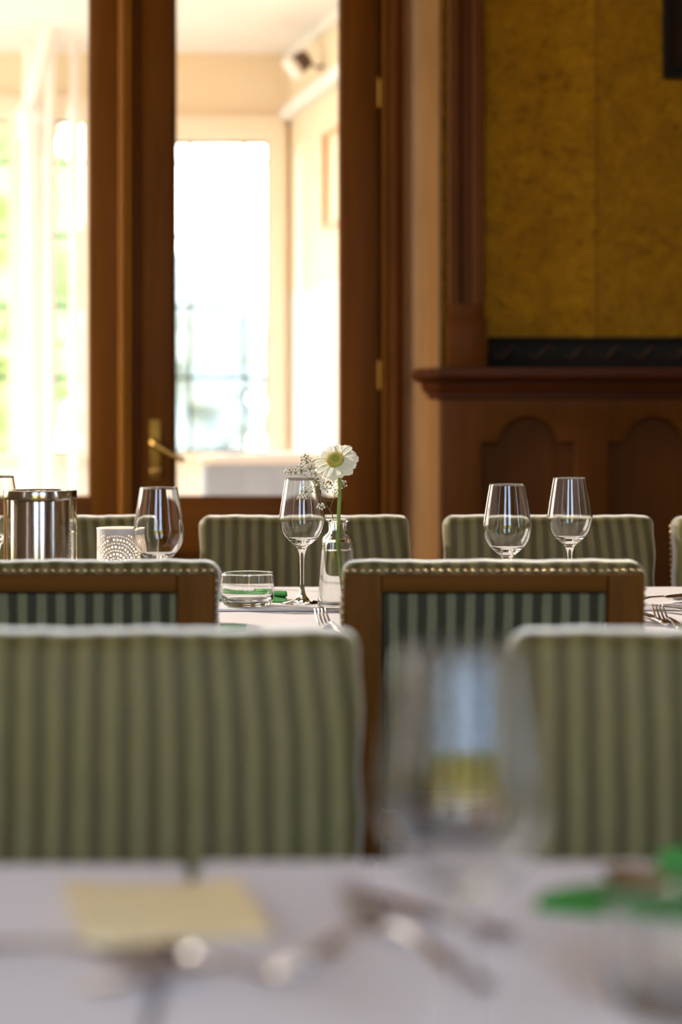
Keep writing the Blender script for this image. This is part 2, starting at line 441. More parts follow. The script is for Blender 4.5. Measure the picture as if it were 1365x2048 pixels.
# wainscot with arched panels
def arched(cx, half, z0, zs, r, zc):
    pts = [(cx - half, z0), (cx - half, zs), (cx - math.sqrt(max(0, r * r - (zs - zc) ** 2)), zs)]
    a0 = math.atan2(zs - zc, -math.sqrt(max(0, r * r - (zs - zc) ** 2)))
    a1 = math.atan2(zs - zc, math.sqrt(max(0, r * r - (zs - zc) ** 2)))
    for i in range(1, 20):
        a = a0 + (a1 - a0) * i / 20; pts.append((cx + r * math.cos(a), zc + r * math.sin(a)))
    pts += [(cx + math.sqrt(max(0, r * r - (zs - zc) ** 2)), zs), (cx + half, zs), (cx + half, z0)]
    return pts
K6 = 6.0 / F
PCX = [(1057 - 682.5) * K6 + i * 253 * K6 for i in range(8)]
holes = [arched(c, 93 * K6, .28, CAMZ - 55 * K6, 60 * K6, CAMZ - 64 * K6) for c in PCX]
XW0 = .3045
bm = outline_prism([(XW0, 0), (RIGHTX, 0), (RIGHTX, 1.17), (XW0, 1.17)], holes, 5.990, 6.032, .004)
wains = obj('trim_3', bm, W_PANEL, angle=30); struct(wains, 'dark oak wainscot with round arched panels below the shelf moulding', 'wainscot')
for c in PCX:
    b2 = BM(); box(b2, c - 95 * K6, c + 95 * K6, 6.034, 6.043, .27, CAMZ + 5 * K6)
    obj('panel', b2, W_PANEL, wains, smooth=False)
# shelf moulding capping the wainscot, returned at its left end
prof = [(.0, 1.140), (.010, 1.142), (.016, 1.150), (.016, 1.158), (.028, 1.162), (.036, 1.172), (.040, 1.184), (.040, 1.190), (.058, 1.194),
        (.070, 1.202), (.076, 1.212), (.076, 1.220), (.066, 1.226), (.066, 1.234), (.0, 1.238)]
bm = BM()
rings = []
for (ex, ey, kx, ky) in ((XW0 - .030, 6.045, -1.0, -.25), (XW0 - .006, 6.000, -.62, -.85), (XW0 + .004, 5.995, -.30, -1), (RIGHTX, 5.995, 0, -1)):
    rings.append([(ex + kx * p * .8, ey + ky * p, z) for p, z in prof] + [(max(ex, XW0 - .006) if ex < RIGHTX else ex, 6.044, 1.238), (max(ex, XW0 - .006) if ex < RIGHTX else ex, 6.044, 1.140)])
sweep(bm, rings)
struct(obj('trim_4', bm, W_RED, angle=24), 'mahogany shelf moulding running along the top of the wainscot', 'moulding')
# pilaster standing on the shelf
pil = bpy.data.objects.new('trim_5', None); COL.objects.link(pil); pil.location = (0, 0, 1.236); struct(pil, 'mahogany pilaster with a sunk panel beside the gold wallpaper', 'pilaster')
bm = BM(); box(bm, .3175, .435, 5.938, 6.044, 0, .140, .003); box(bm, .3215, .430, 5.944, 6.044, .140, .152, .003); obj('base_block', bm, W_REDZ, pil)
bm = BM()
sh = [(.3215, 6.044), (.3215, 5.955), (.327, 5.948), (.352, 5.948), (.356, 5.952), (.359, 5.966), (.362, 5.958), (.388, 5.958), (.391, 5.966), (.394, 5.952), (.398, 5.948), (.424, 5.948), (.428, 5.955), (.428, 6.044)]
prism_z(bm, sh, .190, CEIL - 1.237)
box(bm, .3215, .428, 5.948, 6.044, .152, .1905, .002)
obj('shaft', bm, W_REDZ, pil, angle=30)
# black carved board on the shelf
board = BM(); box(board, .446, RIGHTX, 5.985, 6.044, 1.236, 1.326, .003)
bd = obj('trim_6', board, BLACK); struct(bd, 'black carved board standing on the shelf under the wallpaper', 'carved board')
bm = BM()
for i in range(26):
    x = .50 + i * .105
    for s_ in (-1, 1):
        tube(bm, [(x + s_ * .04 * t - .0, 5.984, 1.283 + .016 * math.sin(t * 3.0) * s_) for t in [j / 8 for j in range(9)]], [.005 * (1 - .7 * j / 8) for j in range(9)], 6)
    lathe(bm, [(0, -.007), (.007, 0), (0, .007)], 8, (x, 5.985, 1.283))
obj('carving', bm, plain('dark_carving', (.05, .022, .010), .45), bd)
box_ = BM(); box(box_, .446, RIGHTX, 5.972, 6.044, 1.318, 1.328, .002); obj('lip', box_, BLACK, bd)

# picture frame, upper right
pf = thing('picture_frame', 'black framed dark picture hung high on gold wallpaper, right edge', 'picture', (.976, 6.0, 2.112))
bm = outline_prism([(0, 0), (.52, 0), (.52, .66), (0, .66)], [[(.028, .028), (.492, .028), (.492, .632), (.028, .632)]], .006, .042, .004); obj('frame', bm, BLACK, pf)
bm = BM(); box(bm, .026, .494, .022, .040, .026, .634); obj('canvas', bm, PICT, pf, smooth=False)

# ------------------------------------------------------------------ glazed double doors
def door_leaf(name, x0, x1, gx0, gx1, gz0, label):
    e_ = bpy.data.objects.new(name, None); COL.objects.link(e_); e_.location = ((x0 + x1) / 2, 6.3, .01); struct(e_, label, 'door')
    ox = (x0 + x1) / 2; y0, y1 = -.022, .022; top = DZ - .012; T = top - .11
    gz0 -= .01
    b_ = BM()
    box(b_, x0 - ox, gx0 - ox, y0, y1, 0, top, .002); box(b_, gx1 - ox, x1 - ox, y0, y1, 0, top, .002)
    obj('stile', b_, W_DOOR, e_)
    b_ = BM()
    box(b_, gx0 - ox, gx1 - ox, y0, y1, T, top, .002); box(b_, gx0 - ox, gx1 - ox, y0, y1, gz0 - .17, gz0, .002); box(b_, gx0 - ox, gx1 - ox, y0, y1, 0, .2, .002)
    obj('rail', b_, W_DOORX, e_)
    b_ = BM(); a, b, c, d = gx0 - ox, gx1 - ox, .2, gz0 - .17
    box(b_, a, b, -.008, .008, c, d); box(b_, a + .05, b - .05, -.014, .014, c + .05, d - .05, .005)
    obj('lower_panel', b_, W_DOOR, e_)
    # sloped glazing bead round the pane
    b_ = BM(); s_ = .0115; a, b, c, d = gx0 - ox, gx1 - ox, gz0, T
    o_ = [(a, c), (b, c), (b, d), (a, d)]; i_ = [(a + s_, c + s_), (b - s_, c + s_), (b - s_, d - s_), (a + s_, d - s_)]
    ring = []
    for (ox_, oz_), (ix_, iz_) in zip(o_, i_):
        ring.append([(ox_, -.019, oz_), (ix_, -.003, iz_), (ix_, .004, iz_), (ox_, .019, oz_)])
    ring.append(ring[0]); sweep(b_, ring, cap=False); obj('glazing_bead', b_, W_PANEL, e_, smooth=False)
    b_ = BM(); box(b_, a + .004, b - .004, -.002, .002, c + .004, d - .004); obj('pane', b_, PANE, e_, smooth=False)
    return e_
K63 = 6.28 / F
def X63(px): return (px - 682.5) * K63
GZ = CAMZ - (999 - HOR) * K63
dl = door_leaf('door_1', DX0 + .004, X63(262), DX0 + .115, X63(182.5), GZ, 'left leaf of the glazed oak double door')
dr = door_leaf('door_2', X63(264), .118, X63(345), X63(684), GZ, 'right leaf of the glazed oak double door with brass lever')
# rebate mouldings where the leaves meet
bm = BM(); ox = dl.location.x
for (a, b, dp) in ((238, 243, .008), (244, 252, .030), (252.5, 256.5, .006), (257, 264, .028)):
    n = 8; x0, x1 = X63(a) - ox, X63(b) - ox
    pts = [(x0 + (x1 - x0) * i / n, -.020 - dp * math.sin(math.pi * i / n)) for i in range(n + 1)]
    prism_z(bm, pts + [(x1, -.015), (x0, -.015)], .0, DZ - .012)
obj('meeting_moulding', bm, wood('lit_oak', (.40, .16, .024), (.55, .24, .04), 'z', .35, .3), dl)  # lighter oak imitates the light caught on these beads
bm = BM(); ox = dr.location.x
box(bm, X63(265) - ox, X63(278) - ox, -.031, -.019, 0, DZ - .012, .003); obj('rebate_strip', bm, W_REDZ, dr)
# handle
ox, oz = dr.location.x, .01
def hloc(px, py): return ((px - 682.5) * K63 - ox, CAMZ - (py - HOR) * K63 - oz)
bm = BM(); hx, hz = hloc(311, 900); box(bm, hx - .0165, hx + .0165, -.026, -.021, hz - .092, hz + .096, .002); plate = obj('handle_plate', bm, BRASSD, dr)
bm = BM(); lx, lz = hloc(309, 886)
tube(bm, [(lx, -.024, lz), (lx, -.030, lz), (lx, -.033, lz), (lx, -.050, lz)], [.014, .014, .010, .010], 16)
ex, ez = hloc(371, 921)
pts = [(lx - .004, -.052, lz + .002)] + [(lx + (ex - lx) * t, -.056 - .006 * math.sin(math.pi * t), lz + (ez - lz) * t - .004 * math.sin(math.pi * t)) for t in (.05, .12, .22, .4, .6, .8, .94, 1)]
tube(bm, pts, [.010, .0135, .0135, .0105, .0085, .0082, .0085, .0085, .0065], 12)
obj('handle', bm, BRASS, plate)
bm = BM(); kx, kz = hloc(313, 941)
sw = []
for i in range(9):
    a = math.pi * i / 8; q = -.0165 * math.cos(a); rr = .0088 * (.55 + .45 * math.sin(a))
    sw.append([(kx + q * 1.0, -.032 + rr * .55 * math.cos(t), kz + q * .15 + rr * math.sin(t)) for t in [2 * math.pi * j / 10 for j in range(10)]])
sweep(bm, sw); obj('keyhole_cover', bm, BRASS, plate)
for z in (.35, 1.21, 2.1):
    bm = BM(); tube(bm, [(.118 - ox + .004, -.022, z - .045), (.118 - ox + .004, -.022, z + .045)], .0045, 10); obj('hinge', bm, BRASSD, dr)

# ------------------------------------------------------------------ glazed porch beyond the doors
PY = 9.0; KP = PY / F
def XP(px): return (px - 682.5) * KP
def ZP(py): return CAMZ - (py - HOR) * KP
PCEIL = ZP(108)
XC = XP(580)
far_open = [(XP(232), XP(536), ZP(906), ZP(281)), (XP(104), XP(168), ZP(906), ZP(240)), (XP(-330), XP(22), ZP(906), ZP(240))]
def cream_haze(name, split):   # cream, lower part whitened to imitate haze on the door glass
    s = N(name); t = s.n('TexCoord'); sp = s.n('SeparateXYZ'); s.l(t.outputs['Object'], sp.inputs[0])
    f = s.math('GREATER_THAN', sp.outputs[2], split)
    n = s.noise(t.outputs['Object'], 6, 3)
    c = s.mix(f, (.89, .81, .71), (.88, .745, .56)); c = s.mix(s.math('MULTIPLY', n, .06), c, (.6, .5, .35))
    return s.bsdf(c, .6, 0, .3)
PORCHW = cream_haze('porch_cream_haze', 1.64)
bm = BM(); wall_mesh(bm, XP(-760), XC + .12, 0, PCEIL, far_open, lambda a, b, c, d: box(bm, a, b, PY, PY + .16, c, d))
struct(obj('wall_porch_far', bm, PORCHW, smooth=False))
# canted right side
cdir = Vector((.2218, -.9751, 0)); ang = math.atan2(cdir.y, cdir.x)
U1 = 2.62
bm = BM(); wall_mesh(bm, -.02, U1, 0, PCEIL, [(.115, .30, .55, 2.29)], lambda a, b, c, d: box(bm, a, b, 0, .14, c, d))
cw = obj('wall_porch_right', bm, PORCHW, smooth=False, loc=(XC, PY, 0), rot=(0, 0, ang)); struct(cw)
bm = BM(); box(bm, 0, U1, -.05, .0, ZP(243), ZP(218), .006); box(bm, 0, U1, -.03, .0, PCEIL - .05, PCEIL, .006)
struct(obj('trim_7', bm, PLASTER, loc=(XC, PY, 0), rot=(0, 0, ang)), 'pale cornice strip along the canted porch wall', 'moulding')
bm = BM(); box(bm, .78, .80, -.025, 0, 1.86, 2.26); box(bm, .80, 1.9, -.02, 0, 2.24, 2.26); box(bm, .80, 1.9, -.02, 0, 1.86, 1.88)
struct(obj('trim_8', bm, plain('pinkish_trim', (.72, .48, .30), .6), loc=(XC, PY, 0), rot=(0, 0, ang)), 'thin pinkish moulding framing a field on the canted porch wall', 'moulding')
# left side: mostly open glazing between posts
LXP = XP(-760)
bm = BM(); wall_mesh(bm, 6.45, PY + .16, 0, PCEIL, [(6.55, 7.35, .4, 2.6), (7.42, 8.2, .4, 2.6), (8.27, 8.95, .4, 2.6)], lambda a, b, c, d: box(bm, LXP - .14, LXP, a, b, c, d))
struct(obj('wall_porch_left', bm, PORCHW, smooth=False))
bm = BM(); box(bm, LXP - .14, .75, 6.45, PY + .16, -.1, 0); struct(obj('floor_porch', bm, STONE, smooth=False))
# ceiling, its unseen strip next to the house left open for extra daylight
bm = BM(); box(bm, LXP - .14, .9, 7.72, PY + .16, PCEIL, PCEIL + .1)
for i in range(6): box(bm, LXP + .15 + i * .52, LXP + .21 + i * .52, 6.45, 7.72, PCEIL, PCEIL + .08)
struct(obj('ceiling_porch', bm, PLASTER, smooth=False))
# raised surround of the leaded window
def rrect(x0, x1, z0, z1, r, n=6):
    pts = []
    for cx, cz, a in ((x1 - r, z1 - r, 0), (x0 + r, z1 - r, 90), (x0 + r, z0 + r, 180), (x1 - r, z0 + r, 270)):
        for i in range(n + 1): t = R(a + 90 * i / n); pts.append((cx + r * math.cos(t), cz + r * math.sin(t)))
    return pts
for i, (a, b, c, d) in enumerate(far_open):
    bm = outline_prism(rrect(a - .09, b + .088, c - .03, d + .105, .06), [rrect(a, b, c, d, .012)], PY - .05, PY - .0005, .008)
    struct(obj('trim_%d' % (10 + i), bm, CREAM, angle=30), None, None)
    bm = BM()
    nu = max(1, round((b - a) / .25)); hs = [ZP(q) for q in (322, 470, 612, 755)]
    us = [XP(488) - j * .2487 for j in range(0, 3)] if i == 0 else [a + (b - a) * j / nu for j in range(1, nu)]
    for u in us: box(bm, u - .0085, u + .0085, PY + .06, PY + .072, c, d)
    for z in hs: box(bm, a, b, PY + .06, PY + .072, z - .0085, z + .0085)
    for (q0, q1, q2, q3) in ((a, a + .012, c, d), (b - .012, b, c, d), (a, b, c, c + .014), (a, b, d - .008, d)): box(bm, q0, q1, PY + .055, PY + .08, q2, q3)
    wn = obj('window_%d' % (6 + i), bm, LEAD, smooth=False); struct(wn)
    bm = BM(); box(bm, a, b, PY + .064, PY + .068, c, d); obj('pane', bm, PANE, wn, smooth=False)
# slender columns in front of the glazing
for i, (px, d_, r_) in enumerate(((101, 8.55, .021), (150, 8.75, .024), (66, 8.8, .05))):
    p = at(px, 900, d_); bm = BM()
    zz = CAMZ - (326 + (0 if i == 0 else -100) - HOR) / F * d_
    lathe(bm, [(r_ * 1.5, 0), (r_ * 1.5, .06), (r_ * 1.1, .09), (r_, .14), (r_, zz - .05), (r_ * 1.5, zz - .03), (r_ * 1.6, zz), (r_ * 1.15, zz + .03), (r_ * .9, zz + .06), (r_ * .9, PCEIL)], 20, (p.x, p.y, 0))
    struct(obj('trim_%d' % (13 + i), bm, PLASTER), None, None)
bm = BM(); A = at(118, -30, 8.2); B = at(45, 275, 8.95)
tube(bm, [A, B], .036, 4); struct(obj('trim_16', bm, WHITEP, smooth=False), 'white sloping brace in the porch seen through the left door leaf', 'brace')
# porch lamp on a bracket
lp = at(597, 128, 8.30)
sl = thing('spotlight', 'small dark spotlight with white face under the porch ceiling', 'spotlight', lp)
ax_ = Vector((-.62, -.25, -.55)).normalized()
q = ax_.to_track_quat('Z', 'Y').to_matrix()
def loc_ring(r, z, n=16, sq=4):
    out = []
    for i in range(n):
        a = 2 * math.pi * (i + .5) / n; k = 1 / ((abs(math.cos(a)) ** sq + abs(math.sin(a)) ** sq) ** (1 / sq))
        out.append(q @ Vector((r * k * math.cos(a), r * k * math.sin(a), z)))
    return out
bm = BM(); sweep(bm, [loc_ring(.020, -.055), loc_ring(.036, -.045), loc_ring(.042, .0), loc_ring(.045, .020)]); obj('housing', bm, DARKP, sl)
bm = BM(); sweep(bm, [loc_ring(.047, .0202), loc_ring(.050, .034), loc_ring(.047, .042)]); obj('face', bm, WHITEP, sl)
bm = BM(); tube(bm, [q @ Vector((0, 0, -.05)), (.045, .01, .004), (.075, .01, -.012), (.112, .01, -.006)], [.008, .006, .006, .010], 8); obj('bracket', bm, DARKP, sl)
# upholstered armchair, its back towards the doors
st = thing('armchair', 'blue grey armchair with top edge painted sunlit in porch behind right door leaf', 'armchair', (-.285, 7.45, 0), R(-3))
def fs(p): return Vector((p.x, p.y, p.z + .016 * max(0, 1 - ((p.x - .1) / .36) ** 2) * (p.z > .0)))
bm = BM(); puffbox(bm, .47, .10, .46, .03, (8, 2, 4), (0, 0, .69), fs); obj('backrest', bm, BLUEGREY, st)
bm = BM(); puffbox(bm, .36, .40, .18, .04, (6, 6, 2), (0, .26, .40)); obj('seat', bm, BLUEGREY, st)
for s_ in (-1, 1):
    bm = BM(); puffbox(bm, .05, .42, .40, .02, (2, 6, 4), (s_ * .21, .265, .45)); obj('armrest', bm, BLUEGREY, st)
    for yy in (.06, .43):
        bm = BM(); box(bm, s_ * .18 - .02, s_ * .18 + .02, yy - .02, yy + .02, 0, .32, .003); obj('leg', bm, W_DOOR, st)
bm = BM(); puffbox(bm, .49, .115, .03, .012, (8, 2, 1), (0, 0, .925), fs); obj('top_edge', bm, plain('sunlit_top', (.85, .82, .78), .8), st)  # sunlit top of the back, put in as a pale strip

# ------------------------------------------------------------------ garden
bm = BM(); box(bm, .5, 7, -5.6, -5.3, -.3, 1.25, .02); struct(obj('wall_reflector', bm, plain('ochre_render', (.95, .62, .26), .8, nscale=3, amt=.08)))  # unseen wall added to tint the near glass reflection orange
bm = BM(); box(bm, -6, 7, -6.2, BACKY - .2, -.3, -.02); struct(obj('terrace', bm, plain('ochre_paving', (.92, .56, .20), .7, nscale=3, amt=.12), smooth=False))
bm = BM(); box(bm, -60, 60, -60, 80, -.4, -.3); struct(obj('ground', bm, LAWN, smooth=False))
from mathutils import noise as mnoise
def leafy(name, loc, size, amp, mat, label, cat, seed, box_=False, group=None):
    b_ = BM(); bmesh.ops.create_icosphere(b_, subdivisions=5, radius=1)
    for v in b_.verts:
        n_ = v.co.normalized(); p = n_.copy()
        if box_:
            k_ = max(abs(p.x), abs(p.y), abs(p.z)); p = p / k_ * .9
        p = Vector((p.x * size[0], p.y * size[1], p.z * size[2]))
        h = mnoise.fractal(p * 2.1 + Vector((seed, seed, 0)), .7, 2.1, 5)
        v.co = p + n_ * amp * h
    return b_
def hedge(loc, size, mat, label, seed, group):
    o = obj('hedge', leafy('hedge', loc, size, .35, mat, label, 'hedge', seed, True), mat, loc=loc); tag(o, label, 'hedge', group); return o
hedge((0, -9.6, 1.0), (9, .9, 1.55), LEAF, 'clipped garden hedge outside the windows behind the tables', 1, None)
hedge((-9.5, 4, .3), (.9, 7, .9), LEAF, 'clipped garden hedge outside the left hand windows', 2, None)
def tree(loc, h, cr, mat, label, seed):
    t_ = thing('garden_tree', label, 'tree', loc)
    b_ = BM(); tube(b_, [(0, 0, -.1), (.05, 0, h * .35), (0, .04, h * .6)], [.16, .12, .07], 10); obj('trunk', b_, BARK, t_)
    b_ = leafy('', (0, 0, 0), (cr, cr, h * .42), cr * .5, mat, '', '', seed); bmesh.ops.translate(b_, verts=b_.verts[:], vec=(0, 0, h * .62)); obj('crown', b_, mat, t_)
tree((-3.25, 18, -.3), 4.6, .8, LEAFSPRING, 'sunlit garden tree at left edge of left door pane', 3)
tree((-2.6, 27, -.3), 3.1, 1.3, LEAFPALE, 'low pale garden tree seen through leaded porch window', 4)
tree((.3, 31, -.3), 2.9, 1.3, LEAFPALE, 'far pale garden tree behind the right of leaded window', 5)

# ------------------------------------------------------------------ striped chairs
CW, CT, CH = .445, .072, .880       # width, thickness and top height of a back
LEAN = .09
def back_shape(p):      # p around the centre of the back pad
    x, y, z = p
    u, v = x / (CW / 2), z / .21
    if y < 0: y -= .012 * (1 - min(1, abs(u)) ** 3) * (1 - min(1, abs(v)) ** 4)
    edge = max(0, v - .75) * 4
    z += .0007 * math.sin(x * 41 + 1) * edge + .0005 * math.sin(x * 117) * edge
    x += .0018 * math.sin(z * 60) * (abs(u) > .9)
    y += (z) * LEAN
    return Vector((x, y, z))
def chair(label, loc, rz, studs=None, group=None):
    """front (sitting side) faces -y; the root stands on the floor under the top of the back"""
    t = thing('dining_chair', label, 'chair', loc, rz, group)
    zc = CH - .21; yo = .034 - .21 * LEAN      # pad centre so that the top front edge sits at y = 0
    bm = BM(); puffbox(bm, CW, CT, .42, .020, (36, 2, 20), (0, yo, zc), back_shape); obj('backrest', bm, FAB, t)
    # oak frame on the rear with a sunk fabric field
    def rear(bm_):
        for v in bm_.verts: v.co.y += (v.co.z - zc) * LEAN + yo
    yb = CT / 2 - .006; x1 = CW / 2 - .005; z1 = CH - .017
    for s_ in (-1, 1):
        bm = BM(); box(bm, min(s_ * x1, s_ * (x1 - .053)), max(s_ * x1, s_ * (x1 - .053)), yb, yb + .024, .44, z1, .0025); rear(bm); obj('stile', bm, W_CHAIR, t)
    bm = BM(); box(bm, -x1 + .0535, x1 - .0535, yb, yb + .022, z1 - .026, z1, .0025); rear(bm); obj('top_rail', bm, W_CHAIRX, t)
    bm = BM(); box(bm, -x1 + .0535, x1 - .0535, yb, yb + .022, .47, .51, .0025); rear(bm); obj('bottom_rail', bm, W_CHAIRX, t)
    bm = BM(); puffbox(bm, 2 * x1 - .108, .014, z1 - .54, .005, (6, 1, 6), (0, yb + .002, (z1 - .024 + .51) / 2)); rear(bm); obj('back_panel', bm, FABB, t)
    bm = BM(); puffbox(bm, .455, .46, .085, .025, (8, 8, 2), (0, -.205, .455)); obj('seat', bm, FAB, t)
    bm = BM(); box(bm, -.215, .215, -.42, -.40, .36, .42, .003); box(bm, -.215, .215, .0, .02, .36, .42, .003)
    for s_ in (-1, 1): box(bm, s_ * .205 - .01, s_ * .205 + .01, -.40, 0, .36, .42, .003)
    obj('seat_frame', bm, W_CHAIRX, t)
    for s_ in (-1, 1):
        for yy, z in ((-.405, .415), (.02, .44)):
            bm = BM(); a = s_ * .195
            k_ = .0 if yy < 0 else .05
            sweep(bm, [[(a + q * r, yy + k_ * (1 - h_ / z) + w_ * r, h_) for q, w_ in ((-1, -1), (1, -1), (1, 1), (-1, 1))] for h_, r in ((0, .015), (z, .022))])
            obj('leg', bm, W_CHAIR, t)
    if studs:
        bm = BM(); lathe(bm, [(0, .0026), (.0016, .0023), (.0030, .0012), (.0036, 0), (0, 0)], 10)
        bmesh.ops.rotate(bm, verts=bm.verts[:], cent=(0, 0, 0), matrix=Matrix.Rotation(R(-90), 3, 'X'))
        st0 = None; pos = []
        n = 38
        if 'top' in studs:
            for i in range(n): pos.append((-CW / 2 + .008 + (CW - .016) * i / (n - 1), CH - .0128, 0))
        if 'side' in studs:
            for i in range(1, 16):
                for s_ in (-1, 1): pos.append((s_ * (CW / 2 - .0026), CH - .016 - i * .0117, 0))
        if 'edge' in studs:
            for i in range(0, 16): pos.append((-CW / 2 - .0004, CH - .022 - i * .0117, 1))
        for (x, z, k_) in pos:
            if st0 is None: o = st0 = obj('stud', bm, NAILB, t)
            else:
                o = st0.copy(); COL.objects.link(o); o.parent = t
            yy = CT / 2 + yo + (z - zc) * LEAN - .001
            if k_: o.rotation_euler = (0, 0, R(90)); o.location = (x, yy - .012, z)
            else: o.rotation_euler = (0, 0, 0); o.location = (x, yy + (.0 if z < CH - .02 else -.0005), z)
    return t
GF = 'striped chairs on the window side of the far table'
GM = 'striped chairs with their backs to the camera'
GN = 'striped chairs at the near table'
YF = 4.2
chair('green striped chair half hidden behind the steel wine cooler', (-.612, YF, 0), R(1), None, GF)
chair('green striped chair facing us behind the flower vase and tumbler', (-.077, YF, 0), R(.5), None, GF)
chair('green striped chair facing us behind the pair of wine glasses', (.440, YF, 0), R(-1), None, GF)
chair('green striped chair cut off by right picture edge, studs along its left side', (.925, YF - .02, 0), R(4), ('edge',), GF)
YM = 2.965
chair('oak backed striped chair at left in front of the wine cooler, glinting brass studs', (-.402, YM, 0), R(180), ('top', 'side'), GM)
chair('oak backed striped chair in front of the vase and pair of wine glasses', (.222, YM, 0), R(180.6), ('top', 'side'), GM)
YN = 1.95
chair('blurred striped chair in left foreground behind the yellow card', (-.203, YN, 0), R(.8), None, GN)
chair('blurred striped chair in right foreground behind the blurred wine glass', (.390, YN, 0), R(-1.5), None, GN)

# ------------------------------------------------------------------ tables and cloths
def tablecloth(x0, x1, y0, y1, drop, seed, flat=0):
    b_ = BM(); nx, ny = 60, 36; rows = []
    r = .008
    def zz(s_): return s_
    path = []    # perimeter skirts built from a flat grid that folds down at the rim
    ex = [-drop, -drop * .6, -drop * .25, -.02, -.006, 0, .004]
    us = [x0 + q for q in ex] + [x0 + .004 + (x1 - x0 - .008) * i / nx for i in range(1, nx)] + [x1 - q for q in reversed(ex)]
    vs = [y0 + q for q in ex] + [y0 + .004 + (y1 - y0 - .008) * i / ny for i in range(1, ny)] + [y1 - q for q in reversed(ex)]
    g = []
    for u in us:
        col = []
        for v in vs:
            ou = max(x0 - u, 0, u - x1); ov = max(y0 - v, 0, v - y1)
            d = max(ou, ov); x = min(max(u, x0), x1); y = min(max(v, y0), y1)
            z = TZ - (d if d < .006 else d)
            wv = 0
            if d > .01 and not (flat and abs(u) < (.02 if 0 else 9) and ((u > x1) if flat > 0 else (u < x0))): wv = .006 * min(1, d / drop) * (1 + math.sin((x + y) * 26 + seed))
            if ou > 0 and ou >= ov: x += (-1 if u < x0 else 1) * (wv + .002)
            if ov > 0 and ov >= ou: y += (-1 if v < y0 else 1) * (wv + .002)
            if d == 0: z += .0006 * mnoise.noise(Vector((u * 9 + seed, v * 9, 0)))
            col.append(b_.verts.new((x, y, z)))
        g.append(col)
    for i in range(len(us) - 1):
        for j in range(len(vs) - 1):
            b_.faces.new((g[i][j], g[i + 1][j], g[i + 1][j + 1], g[i][j + 1]))
    return b_
def table(name, label, clabel, x0, x1, y0, y1, drop, seed, rz=0, flat=0):
    c = Vector(((x0 + x1) / 2, (y0 + y1) / 2, 0)); w_, d_ = x1 - x0, y1 - y0
    t = thing('dining_table', label, 'table', c, rz)
    bm = BM(); box(bm, -w_ / 2 + .006, w_ / 2 - .006, -d_ / 2 + .006, d_ / 2 - .006, TZ - .034, TZ - .003, .004); obj('tabletop', bm, W_CHAIRX, t)
    for sx in (-1, 1):
        for sy in (-1, 1):
            bm = BM(); a, b = sx * (w_ / 2 - .07), sy * (d_ / 2 - .07); box(bm, a - .03, a + .03, b - .03, b + .03, 0, TZ - .034, .004); obj('leg', bm, W_CHAIR, t)
    o = obj('tablecloth', tablecloth(-w_ / 2, w_ / 2, -d_ / 2, d_ / 2, drop, seed, flat), CLOTH, loc=c, rot=(0, 0, rz)); tag(o, clabel, 'tablecloth')
table('far', 'long dining table under white cloth in the middle distance', 'white linen cloth on the far table under vase and glasses', -1.5, 1.6, 3.095, 3.985, .20, 0)
table('near_left', 'near dining table in left foreground under the yellow card', 'blurred white cloth in left foreground under the yellow card', -1.4, -.114, .62, 1.515, .22, 2, R(.7), 1)
table('near_right', 'near dining table in right foreground under the blurred wine glass', 'blurred white cloth in right foreground under the green napkin', -.1045, 1.3, .62, 1.535, .22, 4, R(.2), -1)
# runner along the far table
bm = BM(); puffbox(bm, 3.0, .36, .004, .0018, (40, 6, 1), (0, 0, .002), lambda p: Vector((p.x, p.y + .002 * math.sin(p.x * 9), p.z)))
o = obj('table_runner', bm, CLOTH, loc=(.0, 3.665, TZ + .0008), rot=(0, 0, R(.9))); tag(o, 'white runner lying lengthwise over the cloth of the far table', 'runner')
RZ = TZ + .0048

